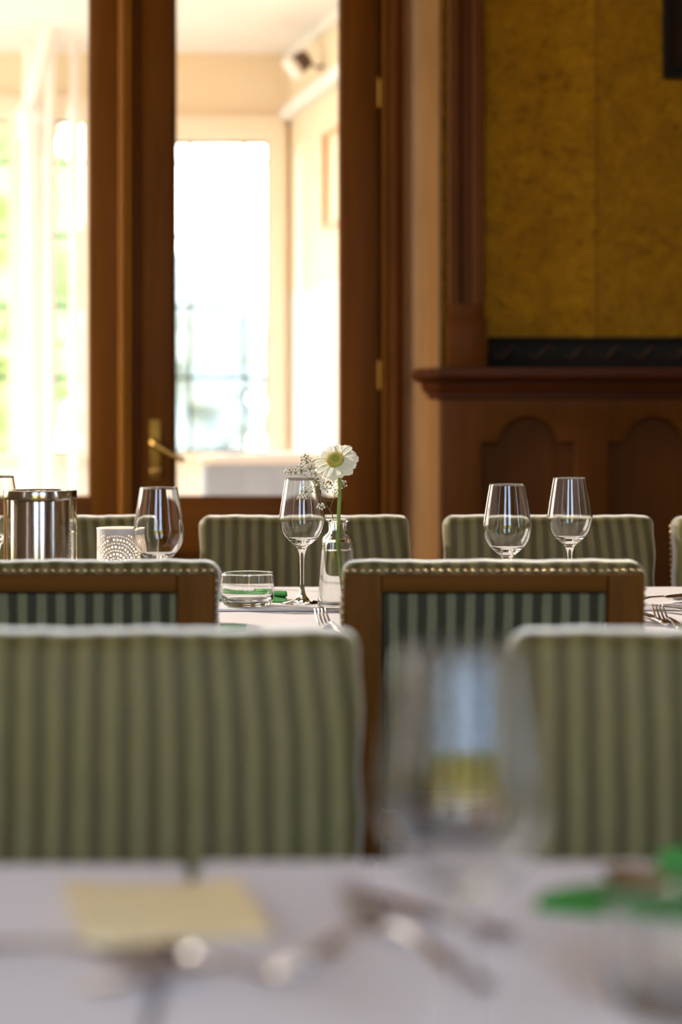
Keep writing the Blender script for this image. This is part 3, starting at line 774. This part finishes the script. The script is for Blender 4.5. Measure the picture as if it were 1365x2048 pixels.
# ------------------------------------------------------------------ stemware
def wine_glass(label, x, y, z=RZ, sc=1.0, group=None, seg=64):
    t = thing('wine_glass', label, 'wine glass', (x, y, z), random.random() * 6, group)
    u = .225 / 250 * sc                                       # metres per photo pixel at the focus glass
    out = [(33.5, 250), (36, 236), (39.5, 215), (42.6, 196), (45, 180), (46, 170), (45.4, 160), (42.5, 148), (38.5, 140), (32, 131), (25, 124), (18, 118.5), (12.5, 114), (9.2, 109)]
    out = [(r * u, h * u) for r, h in out]
    th = .0011 * sc
    inn = [(r - th * (1 if h > 150 * u else 1.3), h) for r, h in out if h > 127 * u]
    inn += [(24 * u, 129 * u), (15 * u, 124 * u), (7 * u, 121.5 * u), (0, 120.8 * u)]
    rim = [(out[0][0] - th * .2, out[0][1] + th * .45), (out[0][0] - th * .8, out[0][1] + th * .45)]
    def smooth(pr, n=3):
        res = []
        for i in range(len(pr) - 1):
            p0, p1, p2, p3 = pr[max(i - 1, 0)], pr[i], pr[i + 1], pr[min(i + 2, len(pr) - 1)]
            for k in range(n):
                s_ = k / n
                res.append(tuple(.5 * (2 * b + (c - a) * s_ + (2 * a - 5 * b + 4 * c - d) * s_ ** 2 + (3 * b - a - 3 * c + d) * s_ ** 3) for a, b, c, d in zip(p0, p1, p2, p3)))
        return res + [pr[-1]]
    o2 = smooth(list(reversed(out))); i2 = smooth(inn)
    bm = BM(); lathe(bm, o2 + list(reversed(rim))[::-1] + i2, seg); obj('bowl', bm, GLASS, t, angle=80)
    stem = smooth([(r * u, h * u) for r, h in ((9.2, 109), (6.6, 101), (5.2, 92), (4.6, 78), (4.3, 55), (4.6, 36), (6.0, 24), (9.5, 14), (15, 8.5))])
    bm = BM(); lathe(bm, stem, 32); obj('stem', bm, GLASS, t, angle=80)
    foot = smooth([(r * u, h * u) for r, h in ((15, 8.5), (24, 5.8), (36, 3.4), (42.5, 2.2))]) + [(43.4 * u, 1.4 * u), (43 * u, .5 * u), (40 * u, .05 * u), (20 * u, 1.0 * u), (0, 1.4 * u)]
    bm = BM(); lathe(bm, foot, 32); obj('foot', bm, GLASS, t, angle=80)
    return t
def wg(label, px, d, **k): return wine_glass(label, (px - 682.5) / F * d, d, **k)
GW = 'empty wine glasses on the far table'
wg('empty wine glass beside the vase, gypsophila sprigs behind its rim', 604.5, 3.585, group=GW)
wg('empty wine glass between candle holder and tumbler, before the brass handle', 317.5, 3.25, z=TZ + .0008, group=GW)
wg('left of the two empty wine glasses before the arched wainscot', 1015, 3.40, z=TZ + .0008, group=GW)
wg('right of the two empty wine glasses before the arched wainscot', 1140.5, 3.63, group=GW)
wg('empty wine glass cut off by the left edge behind the wine cooler', -5, 3.72, group=GW)
wg('large blurred empty wine glass in the near foreground', 928, 1.0, z=TZ + .0008)

def tumbler(label, x, y, z):
    u = .0595 / 66
    t = thing('tumbler', label, 'tumbler', (x, y, z))
    out = [(51, 66), (52, 55), (53, 40), (53.2, 28), (52, 17), (49, 8), (45, 2.5), (40, .3), (0, .6)]
    inn = [(49.2, 66), (50.2, 55), (51, 40), (51, 29), (49.5, 20), (45, 13.5), (36, 10.5), (20, 9.3), (0, 9)]
    bm = BM(); lathe(bm, [(r * u, h * u) for r, h in reversed(out)] + [(50.6 * u, 66.9 * u), (49.6 * u, 66.9 * u)] + [(r * u, h * u) for r, h in inn], 64)
    o = obj('glass_body', bm, GLASS, t, angle=75)
    md = o.modifiers.new('s', 'SUBSURF'); md.levels = md.render_levels = 1
    return t
p = on(495, 1212.5, RZ); tumbler('low empty glass tumbler with green napkin behind it', p.x, p.y, RZ)
tumbler('blurred glass tumbler at the lower right corner on near table', (1372 - 682.5) / F * 1.15, 1.15, TZ + .0008)

# ------------------------------------------------------------------ wine cooler
d_ = 3.40; wc = thing('wine_cooler', 'steel wine cooler with clear double wall at left of far table', 'wine cooler', ((80.5 - 682.5) / F * d_, d_, TZ + .0008))
Hc = CAMZ - (981 - HOR) / F * d_ - TZ; Rc = 73.5 / F * d_
bm = BM(); lathe(bm, [(0, .012), (Rc * .80, .012), (Rc * .80, Hc - .012), (Rc * .78, Hc - .008), (Rc * .78, .016), (0, .016)], 64); obj('inner_wall', bm, STEEL, wc)
bm = BM(); lathe(bm, [(0, 0), (Rc * .985, 0), (Rc * .99, .003), (Rc * .99, Hc - .0155), (Rc * .93, Hc - .0155), (Rc * .93, .009), (0, .009)], 96); obj('outer_wall', bm, ACRYL, wc)
bm = BM(); lathe(bm, [(Rc * .76, Hc - .0155), (Rc * .995, Hc - .0155), (Rc * 1.0, Hc - .013), (Rc * .998, Hc - .002), (Rc * .985, Hc), (Rc * .80, Hc), (Rc * .77, Hc - .002), (Rc * .76, Hc - .0155)], 96); obj('rim_band', bm, STEEL, wc)
fc = bpy.data.curves.new('lettering', 'FONT'); fc.body = 'adfontaines'; fc.size = .0148; fc.space_character = 1.06; fc.extrude = .0002
to = bpy.data.objects.new('lettering', fc); COL.objects.link(to)
me = bpy.data.meshes.new_from_object(to.evaluated_get(bpy.context.evaluated_depsgraph_get())); bpy.data.objects.remove(to)
xs = [v.co.x for v in me.vertices]
aim = math.asin((141.5 - 80.5) / 73.5)     # bearing of the lettering on the drum
z0t = Hc - (1131 - 981) / F * d_
for v in me.vertices:
    a = aim - v.co.y / (Rc * .992) + .0
    a = aim + .12 + (-(v.co.y) + .004) / (Rc * .992)
    rr = Rc * .992 + v.co.z
    v.co = Vector((rr * math.sin(a), -rr * math.cos(a), z0t + v.co.x))
lo = obj_me('lettering', me, FROST, wc, smooth=False); lo['label'] = 'white lettering reading adfontaines up the side'

# ------------------------------------------------------------------ candle holder
d_ = 3.80; ch = thing('candle_holder', 'white perforated candle holder glowing between wine cooler and wine glass', 'candle holder', ((237.5 - 682.5) / F * d_, d_, RZ))
Rh = 43.3 / F * d_; Hh = CAMZ - (1056 - HOR) / F * d_ - RZ
bm = BM(); uvl = bm.loops.layers.uv.new('UVMap'); seg = 96
ringA = []; zs = [0, Hh * .25, Hh * .5, Hh * .75, Hh]
vs = [[bm.verts.new((Rh * math.cos(2 * math.pi * i / seg), Rh * math.sin(2 * math.pi * i / seg), z)) for i in range(seg)] for z in zs]
circ = .0875 * 3
for j in range(4):
    for i in range(seg):
        f_ = bm.faces.new((vs[j][i], vs[j][(i + 1) % seg], vs[j + 1][(i + 1) % seg], vs[j + 1][i]))
        for l_, (ii, jj) in zip(f_.loops, ((i, j), (i + 1, j), (i + 1, j + 1), (i, j + 1))):
            l_[uvl].uv = ((ii / seg - .75) * circ + .04375 + .001, zs[jj])
o = obj('shade', bm, PERF, ch)
bm = BM(); lathe(bm, [(0, 0), (Rh - .0008, 0), (Rh - .0008, .001), (0, .001)], 48); lathe(bm, [(Rh - .0012, Hh - .001), (Rh + .0008, Hh - .001), (Rh + .0008, Hh + .0008), (Rh - .0012, Hh + .0008)], 64, closed=True)
obj('base', bm, WHITEP, ch)
cn = thing('tealight', 'small lit tealight inside the white perforated candle holder', 'candle', ((237.5 - 682.5) / F * d_, d_, RZ + .0012))
bm = BM(); lathe(bm, [(0, 0), (.019, 0), (.019, .014), (.017, .0145), (0, .0135)], 32); obj('wax', bm, WAX, cn)
s = N('flame'); em = s.n('Emission'); em.inputs[0].default_value = (1, .62, .25, 1); em.inputs[1].default_value = 60; s.l(em.outputs[0], s.out.inputs[0])
bm = BM(); lathe(bm, [(0, .014), (.003, .018), (.0042, .023), (.0028, .031), (0, .039)], 12); obj('flame', bm, s.m, cn)
ld = bpy.data.lights.new('tealight_glow', 'POINT'); ld.energy = .35; ld.color = (1, .70, .38); ld.shadow_soft_size = .012
lo = bpy.data.objects.new('tealight_glow', ld); COL.objects.link(lo); lo.location = Vector(cn.location) + Vector((0, 0, .055))

# ------------------------------------------------------------------ vase, water, flowers
VD = 3.495; VX = (675.5 - 682.5) / F * VD; VZ = TZ + .0008; u = VD / F
va = thing('bottle_vase', 'clear glass bottle vase holding white gerbera beside wine glass', 'vase', (VX, VD, VZ), R(12))
prof = [(0, .5), (30, .3), (36, 1.5), (37.5, 5), (36.6, 14), (33.5, 60), (30, 110), (28.2, 140), (26.8, 146), (22, 152), (17.5, 156), (16.4, 161), (16.4, 173), (18, 177), (21.6, 179), (22.2, 181), (21, 183), (18.5, 183.2)]
inn_ = [(14.4, 181.5), (13.6, 176), (13.4, 160), (15.5, 154), (21, 148), (24.4, 142), (25.6, 132), (27.4, 108), (30.4, 60), (33, 22), (32, 16), (26, 13.5), (0, 15)]
bm = BM(); lathe(bm, [(r * u, h * u) for r, h in prof + inn_], 64, sq=5); obj('bottle', bm, GLASS, va, angle=50)
wl = 121
bm = BM(); lathe(bm, [(0, 14.6 * u), (26.2 * u, 13.2 * u), (32.3 * u, 15.8 * u), (33.3 * u, 22 * u), (30.7 * u, 60 * u), (27.7 * u, 108 * u), (26.9 * u, (wl - .3) * u), (25.5 * u, wl * u), (0, wl * u)], 64, sq=5)
o = obj('water', bm, WATER, loc=(VX, VD, VZ), rot=(0, 0, R(12)), angle=50); tag(o, 'clear water filling two thirds of the bottle vase', 'water', None, 'stuff')
# gerbera
G0 = at(672, 922, VD - .012)
ge = thing('gerbera', 'white gerbera with yellow green centre standing in the bottle vase', 'flower', (VX, VD, VZ))
off = G0 - Vector((VX, VD, VZ))
nrm = Vector((-.24, -.72, .64)).normalized()
rx = Vector((1, 0, 0)) - nrm * nrm.x; rx.normalize(); ry = nrm.cross(rx) * -1
if ry.z < 0: ry = -ry
def fl(a, r, h): return off + (rx * math.cos(a) + ry * math.sin(a)) * r + nrm * h
PET = [plain('gerbera_petal', (.92, .86, .66), .6, nscale=60, amt=.06, Subsurface_Weight=.25, Subsurface_Radius=(.01, .008, .004), Subsurface_Scale=.1)]
def petal(a, L, wd, lift, droop, twist):
    bm = BM(); n, m = 9, 6; g = []
    for i in range(n):
        s_ = i / (n - 1); wloc = wd * (.28 + .72 * math.sin(min(1, s_ * 1.25 + .02) * math.pi * .5)) * (1 if s_ < .8 else math.sqrt(max(.02, 1 - ((s_ - .8) / .215) ** 2)))
        row = []
        for j in range(m + 1):
            c = (j / m - .5) * 2
            notch = -.0012 * (s_ > .95) * (abs(c) < .2)
            r = .0085 + (L - .0085) * s_ + notch
            h = lift * s_ - droop * s_ * s_ + .0010 * (1 - c * c) * -1 * math.sin(s_ * 3.1) + .00035 * math.cos(c * 7) * s_ + twist * c * s_
            da = c * wloc / max(r, .004) if s_ > .3 else c * wloc / max(r, .010)
            p_ = fl(a, r, h) + (rx * -math.sin(a) + ry * math.cos(a)) * c * wloc
            row.append(bm.verts.new(p_))
        g.append(row)
    for i in range(n - 1):
        for j in range(m): bm.faces.new((g[i][j], g[i + 1][j], g[i + 1][j + 1], g[i][j + 1]))
    o = obj('petal', bm, PET[0], ge, angle=180)
    md = o.modifiers.new('t', 'SOLIDIFY'); md.thickness = .0005
rnd = random.Random(3)
for i in range(15):
    a = 2 * math.pi * i / 15 + rnd.uniform(-.06, .06)
    Lp = .0405 + rnd.uniform(-.002, .002) - .002 * max(0, math.sin(a))
    petal(a, Lp, .0088 + rnd.uniform(-.0006, .0006), .004 + rnd.uniform(-.001, .001), .006 + rnd.uniform(-.002, .003), .0016 * (-1) ** i)
for i in range(11):
    a = 2 * math.pi * (i + .4) / 11 + rnd.uniform(-.08, .08)
    petal(a, .0375 + rnd.uniform(-.002, .002), .0080, .0068 + rnd.uniform(-.0006, .001), .0065, rnd.uniform(-.001, .001))
bm = BM()
lathe(bm, [(0, 0), (.0155, 0), (.0152, .004), (.011, .0062), (.006, .0066), (0, .0072)], 24)
M_ = Matrix.Translation(off) @ Matrix((rx, ry, nrm)).transposed().to_4x4()
bmesh.ops.transform(bm, matrix=M_, verts=bm.verts[:])
gdisc = obj('disc', bm, plain('gerbera_disc', (.36, .36, .06), .8, nscale=400, amt=.5), ge)
bm = BM()
for ring, cnt in ((.0150, 46), (.0132, 42), (.0114, 36), (.0096, 30)):
    for i in range(cnt):
        a = 2 * math.pi * (i + rnd.random() * .6) / cnt; h = .0068 - (.015 - ring) * .22
        tube(bm, [fl(a, ring - .002, .003), fl(a, ring - .0004, h), fl(a + .05, ring + .001, h + .002)], [.00055, .0005, .0003], 4)
f_ = obj('florets', bm, plain('floret_yellow', (.80, .58, .16), .7), gdisc); f_['kind'] = 'stuff'; f_['label'] = 'ring of tiny yellow florets'
bm = BM()
for i in range(70):
    a = i * 2.39996; r = .0068 * math.sqrt(i / 70)
    lathe(bm, [(0, -.0006), (.0006, 0), (0, .0008)], 5, tuple(fl(a, r, .0070)))
f_ = obj('centre', bm, plain('gerbera_centre', (.22, .30, .05), .7), gdisc); f_['label'] = 'green domed middle'
top = off + nrm * -.004
stp = [top + nrm * .002, top + Vector((.004, .004, -.008)), at(680, 965, VD) - Vector((VX, VD, VZ)), at(679.5, 1000, VD) - Vector((VX, VD, VZ)), at(677.5, 1040, VD) - Vector((VX, VD, VZ)), at(676.5, 1090, VD) - Vector((VX, VD, VZ)), at(681, 1150, VD) - Vector((VX, VD, VZ)), at(686, 1196, VD) - Vector((VX, VD, VZ))]
bm = BM(); tube(bm, stp, [.0045, .0038, .0034, .0033, .0033, .0034, .0036, .0036], 12)
obj('stem', bm, plain('gerbera_stem', (.20, .30, .055), .55, nscale=90, amt=.12), ge, angle=80)
bm = BM(); lathe(bm, [(0, -.012), (.004, -.011), (.009, -.005), (.0125, -.0005), (.010, .001), (0, .001)], 16); bmesh.ops.transform(bm, matrix=M_, verts=bm.verts[:])
obj('calyx', bm, plain('calyx_green', (.16, .24, .06), .6), ge)
# gypsophila sprig
gy = thing('gypsophila_sprig', 'sprig of tiny white gypsophila buds leaning left from the vase', 'flower', (VX, VD, VZ))
V0 = Vector((VX, VD, VZ))
def L(px, py, dd=0): return at(px, py, VD + dd) - V0
bm = BM(); tips = []
root = [L(683, 1180, .004), L(672, 1080, .004), L(668, 1042, .004), L(664, 1026, .006)]
tube(bm, root, [.0011, .0010, .0010, .0009], 6)
def branch(p0, p1, r0, r1, sag=0):
    mid = (p0 + p1) / 2 + Vector((rnd.uniform(-.002, .002), rnd.uniform(-.002, .002), sag)); tube(bm, [p0, mid, p1], [r0, (r0 + r1) / 2, r1], 5, cap=False); return p1
main = L(664, 1026, .006)
n1 = branch(main, L(648, 1001, .01), .0009, .0008); n2 = branch(n1, L(628, 966, .012), .0008, .0006)
nL = branch(n2, L(612, 951, .012), .0006, .0005); nT = branch(n2, L(622, 945, .014), .0005, .0004)
n3 = branch(n1, L(666, 1002, .006), .0007, .0006) ; n4 = branch(L(659, 1022, .006), L(668, 998, .0), .0007, .0005); n5 = branch(n4, L(668, 975, 0), .0005, .0004)
clusters = [  # anchor, centre px, spread px, count
    (nL, 583, 943, 14, 8, 22), (nL, 604, 938, 12, 12, 16), (nT, 612, 918, 13, 9, 17), (nT, 622, 932, 12, 12, 14), (n2, 633, 944, 12, 10, 10), (n2, 636, 967, 6, 8, 6),
    (branch(L(640, 990, .012), L(626, 984, .014), .0004, .0003), 611, 978, 10, 12, 12), (L(626, 984, .014), 604, 995, 10, 7, 11), (L(626, 984, .014), 622, 978, 7, 8, 6),
    (n5, 652, 973, 13, 12, 14), (n5, 664, 962, 12, 7, 11), (n5, 671, 985, 7, 10, 7), (branch(n5, L(684, 966, .01), .0004, .0003), 686, 968, 8, 10, 9),
    (L(655, 1013, .006), 642, 1013, 9, 6, 12)]
buds = []
for (p0, cx, cy_, sx, sy, n) in clusters:
    hub = branch(p0, L(cx + (rnd.random() - .5) * 4, cy_ + sy * .55, .01), .0004, .0003)
    for i in range(n):
        a = i * 2.4; r = math.sqrt((i + .5) / n)
        b = L(cx + sx * r * math.cos(a), cy_ + sy * r * math.sin(a), .008 + rnd.uniform(-.012, .012))
        branch(hub, b, .00026, .0002); buds.append((b, hub))
obj('branches', bm, plain('gypsophila_stem', (.13, .15, .05), .7), gy)
BUDM = plain('gypsophila_bud', (.82, .76, .62), .6)
CUPM = plain('bud_cup', (.22, .20, .07), .7)
bm = BM(); lathe(bm, [(0, -.0022), (.0010, -.0016), (.0017, -.0003), (.0019, .0008), (.0013, .0017), (0, .0021)], 8)
me_b = bpy.data.meshes.new('bud'); bm.to_mesh(me_b); bm.free(); me_b.materials.append(BUDM); me_b.materials.append(CUPM)
for pl in me_b.polygons:
    pl.use_smooth = True
    if pl.center.z < -.0006: pl.material_index = 1
rnd.shuffle(buds); rest = BM()
for i, (b, hub) in enumerate(buds):
    dr_ = (b - hub).normalized() + Vector((rnd.uniform(-.5, .5), rnd.uniform(-.5, .5), .2)); qz = dr_.to_track_quat('Z', 'Y'); sc_ = rnd.uniform(.75, 1.2)
    if i < 100:
        o = bpy.data.objects.new('bud', me_b); COL.objects.link(o); o.parent = gy; o.location = b; o.rotation_euler = qz.to_euler(); o.scale = (sc_,) * 3
    else:
        n0 = len(rest.verts); rest.from_mesh(me_b); rest.verts.ensure_lookup_table()
        bmesh.ops.transform(rest, matrix=Matrix.Translation(b) @ qz.to_matrix().to_4x4() @ Matrix.Scale(sc_, 4), verts=rest.verts[n0:])
me_r = bpy.data.meshes.new('more_buds'); rest.to_mesh(me_r); rest.free(); me_r.materials.append(BUDM); me_r.materials.append(CUPM)
o = obj_me('more_buds', me_r, None, gy); o['kind'] = 'stuff'

# ------------------------------------------------------------------ napkins
def napkin(label, pts, z, h, roll, loc_rot=None, group=None):
    """a paper napkin folded into a soft wedge; pts = plan outline of the flat fold, its last edge rolled over"""
    a, b, c, d = [Vector(q) for q in pts]      # a-b far edge, d-c near edge, b-c the tapering tip
    bm = BM(); n, m = 16, 10; lay = []
    for k in range(2):
        g = []
        for i in range(n + 1):
            s_ = i / n; row = []
            for j in range(m + 1):
                t_ = j / m
                p_ = (a * (1 - s_) + b * s_) * (1 - t_) + (d * (1 - s_) + c * s_) * t_
                hump = h * (math.sin(math.pi * min(1, t_ * .9 + .05)) ** .6) * (1 - .45 * s_) + .0012 * math.sin(s_ * 14 + t_ * 5)
                z_ = z + .0006 + (hump + .0016 * math.sin(9 * s_) if k else 0)
                row.append(bm.verts.new((p_.x, p_.y, z_)))
            g.append(row)
        lay.append(g)
    for g in lay:
        for i in range(n):
            for j in range(m): bm.faces.new((g[i][j], g[i + 1][j], g[i + 1][j + 1], g[i][j + 1]))
    A, B = lay
    for i in range(n):
        for j in (0, m): bm.faces.new((A[i][j], A[i + 1][j], B[i + 1][j], B[i][j]))
    for j in range(m): bm.faces.new((A[0][j], A[0][j + 1], B[0][j + 1], B[0][j]))
    o = obj('napkin', bm, GREEN, angle=50); tag(o, label, 'napkin', group)
    if roll:   # loose rolled layers showing at the open end
        rb = BM()
        w0 = (c - b); mid = (b + c) / 2; dirx = (mid - (a + d) / 2).normalized()
        for rr, zz_ in ((roll, roll), (roll * .62, roll * .8)):
            ring = []
            for s_ in (-.055, -.03, 0, .004):
                ring.append([tuple(Vector((mid.x, mid.y, 0)) + Vector((dirx.x, dirx.y, 0)) * s_ + Vector((w0.x, w0.y, 0)).normalized() * rr * 1.9 * math.cos(q_) + Vector((0, 0, z + .001 + zz_ * (1 + math.sin(q_)) * .9))) for q_ in [2 * math.pi * i / 20 * .94 for i in range(20)]])
            sweep(rb, ring, cap=False, closed=False)
        o2 = obj('rolled_edge', rb, GREEN, o, angle=80)
        md = o2.modifiers.new('t', 'SOLIDIFY'); md.thickness = .0007
    return o
GN2 = 'green paper napkins'
z = RZ
napkin('green paper napkin lying behind the low tumbler, rolled end at right', [on(420, 1190, z).xy, on(562, 1194, z).xy, on(576, 1206, z).xy, on(420, 1203, z).xy], z, .008, .0085, None, GN2)
z = TZ + .0008
napkin('green folded napkin on far table beside left oak backed chair', [on(330, 1243, z).xy, on(482, 1254, z).xy, on(494, 1262, z).xy, on(330, 1272, z).xy], z, .007, .004, None, GN2)
napkin('blurred green napkin in the right foreground, pointed end to the left', [on(1500, 1694, z).xy, on(1080, 1806, z).xy, on(1072, 1822, z).xy, on(1500, 1862, z).xy], z, .012, 0, None, GN2)
napkin('blurred dark green napkin at the right edge on far rim of near table', [on(1500, 1728, z).xy, on(1322, 1730, z).xy, on(1316, 1742, z).xy, on(1500, 1745, z).xy], z, .02, 0, None, GN2)

# yellow card
bm = BM(); n, m = 12, 10
A_, B_, C_, D_ = [on(*q, z) for q in ((132, 1776), (468, 1774), (540, 1873), (172, 1893))]
lay = []
for k in range(2):
    g = []
    for i in range(n + 1):
        row = []
        for j in range(m + 1):
            s_, t_ = i / n, j / m
            p_ = (A_ * (1 - s_) + B_ * s_) * (1 - t_) + (D_ * (1 - s_) + C_ * s_) * t_
            row.append(bm.verts.new((p_.x, p_.y, z + .001 + (.0035 * math.sin(math.pi * t_) + .002 + .004 * abs(2 * s_ - 1) ** 3 if k else 0))))
        g.append(row)
    lay.append(g)
for g in lay:
    for i in range(n):
        for j in range(m): bm.faces.new((g[i][j], g[i + 1][j], g[i + 1][j + 1], g[i][j + 1]))
for i in range(n):
    for j in (0, m): bm.faces.new((lay[0][i][j], lay[0][i + 1][j], lay[1][i + 1][j], lay[1][i][j]))
for j in range(m):
    for i in (0, n): bm.faces.new((lay[0][i][j], lay[0][i][j + 1], lay[1][i][j + 1], lay[1][i][j]))
o = obj('folded_card', bm, YELLOW); tag(o, 'blurred pale yellow folded card lying in left foreground', 'card')

# ------------------------------------------------------------------ cutlery (along +y, business end at +y, heel resting on the cloth)
def handle_rings(stations):
    out = []
    for (y, w_, t_, z_) in stations:
        out.append([(w_ / 2 * math.cos(a), y, z_ + t_ / 2 * math.sin(a)) for a in [2 * math.pi * k / 14 for k in range(14)]])
    return out
def place(o, heel, toward, label, cat, group=None, pitch=0):
    v = Vector(toward) - Vector(heel); o.location = heel; o.rotation_euler = (pitch, 0, math.atan2(-v.x, v.y)); return tag(o, label, cat, group)
def fork(heel, toward, label, group=None, Lh=.13):
    bm = BM()
    sweep(bm, handle_rings([(-Lh, .004, .002, .003), (-Lh + .004, .017, .003, .003), (-Lh * .7, .015, .004, .005), (-Lh * .4, .010, .004, .010), (-.022, .007, .0045, .011), (-.008, .012, .003, .006), (.0, .020, .0024, .003), (.010, .0245, .0022, .002), (.015, .0245, .0022, .0028)]))
    for k in range(4):
        x = (k - 1.5) * .0064
        tube(bm, [(x, .013, .0026), (x, .025, .0050), (x * .98, .038, .0105), (x * .94, .052, .0195), (x * .92, .060, .0262)], [.0021, .0020, .0018, .0014, .0008], 6)
    return place(obj('fork', bm, CUTL), heel, toward, label, 'fork', group)
def knife(heel, toward, label, group=None, s_=1.0):
    bm = BM()
    sweep(bm, handle_rings([(-.09 * s_, .006, .003, .006), (-.086 * s_, .016, .007, .006), (-.05 * s_, .015, .008, .006), (-.004, .010, .006, .006), (0, .012, .004, .006)]))
    prof_ = [(0, .012), (.02, .018), (.06, .020), (.09, .018), (.11, .010), (.118, .002)]
    sweep(bm, [[(-.006, y * s_, .0050), (w_ - .007, y * s_, .0056), (w_ - .007, y * s_, .0062), (-.006, y * s_, .0068)] for y, w_ in prof_])
    return place(obj('knife', bm, CUTL), heel, toward, label, 'knife', group)
def spoon(heel, toward, label, group=None):
    bm = BM()
    sweep(bm, handle_rings([(-.125, .004, .002, .004), (-.121, .016, .003, .004), (-.08, .014, .004, .006), (-.04, .008, .004, .012), (-.008, .006, .004, .012), (.002, .009, .003, .009)]))
    n, m = 12, 12; lay = []
    for k in range(2):
        g = []
        for i in range(n + 1):
            s_ = i / n; y = .064 * s_; hw = .0205 * math.sqrt(max(.0004, 1 - (2 * s_ - 1) ** 2)) * (1.06 - .12 * s_)
            g.append([bm.verts.new((hw * c_, y, .0095 + .004 * s_ - .0085 * (1 - c_ * c_) * math.sin(math.pi * (.06 + .9 * s_)) + k * .0009)) for c_ in [-1 + 2 * j / m for j in range(m + 1)]])
        lay.append(g)
    for g in lay:
        for i in range(n):
            for j in range(m): bm.faces.new((g[i][j], g[i + 1][j], g[i + 1][j + 1], g[i][j + 1]))
    for i in range(n):
        for j in (0, m): bm.faces.new((lay[0][i][j], lay[0][i + 1][j], lay[1][i + 1][j], lay[1][i][j]))
    return place(obj('spoon', bm, CUTL), heel, toward, label, 'spoon', group)
z = TZ + .0008
H = on(657, 1256, z); fork(H, H + Vector((-.012, .05, 0)), 'steel fork lying between the two oak backed chairs', Lh=.10)
H = on(1333, 1247, z); fork(H, H + Vector((-.004, .05, 0)), 'steel fork at right edge of far table, tines pointing away')
H = on(1318, 1250, z) + Vector((0, .05, 0)); knife(H, H + Vector((-.012, .12, 0)), 'steel knife handle beside the fork at right edge of far table')
H = on(1334, 1206, RZ); spoon(H, H + Vector((.05, .03, 0)), 'steel spoon lying behind the fork at right edge of far table')
H = on(1385, 1228, RZ); knife(H, H + Vector((-.08, .13, 0)), 'steel knife cut off by right edge, blade pointing at the spoon')
H = on(205, 1936, z); spoon(H + Vector((0, 0, 0)), H + Vector((.03, -.012, 0)), 'blurred spoon in left foreground, handle pointing left')
H = on(520, 1955, z); fork(H, H + Vector((.06, .018, 0)), 'blurred fork lying in the left foreground below the yellow card', Lh=.11)
H = on(772, 1872, z); fork(H, H + Vector((-.022, .05, 0)), 'blurred fork left of the near wine glass, tines pointing away', Lh=.14)
H = on(880, 1850, z); knife(H, H + Vector((-.05, .06, 0)), 'blurred knife behind the stem of the near wine glass', s_=.75)
H = on(1330, 1812, z + .012); spoon(H, H + Vector((-.03, .06, 0)), 'blurred spoon resting on the green napkin at right foreground')
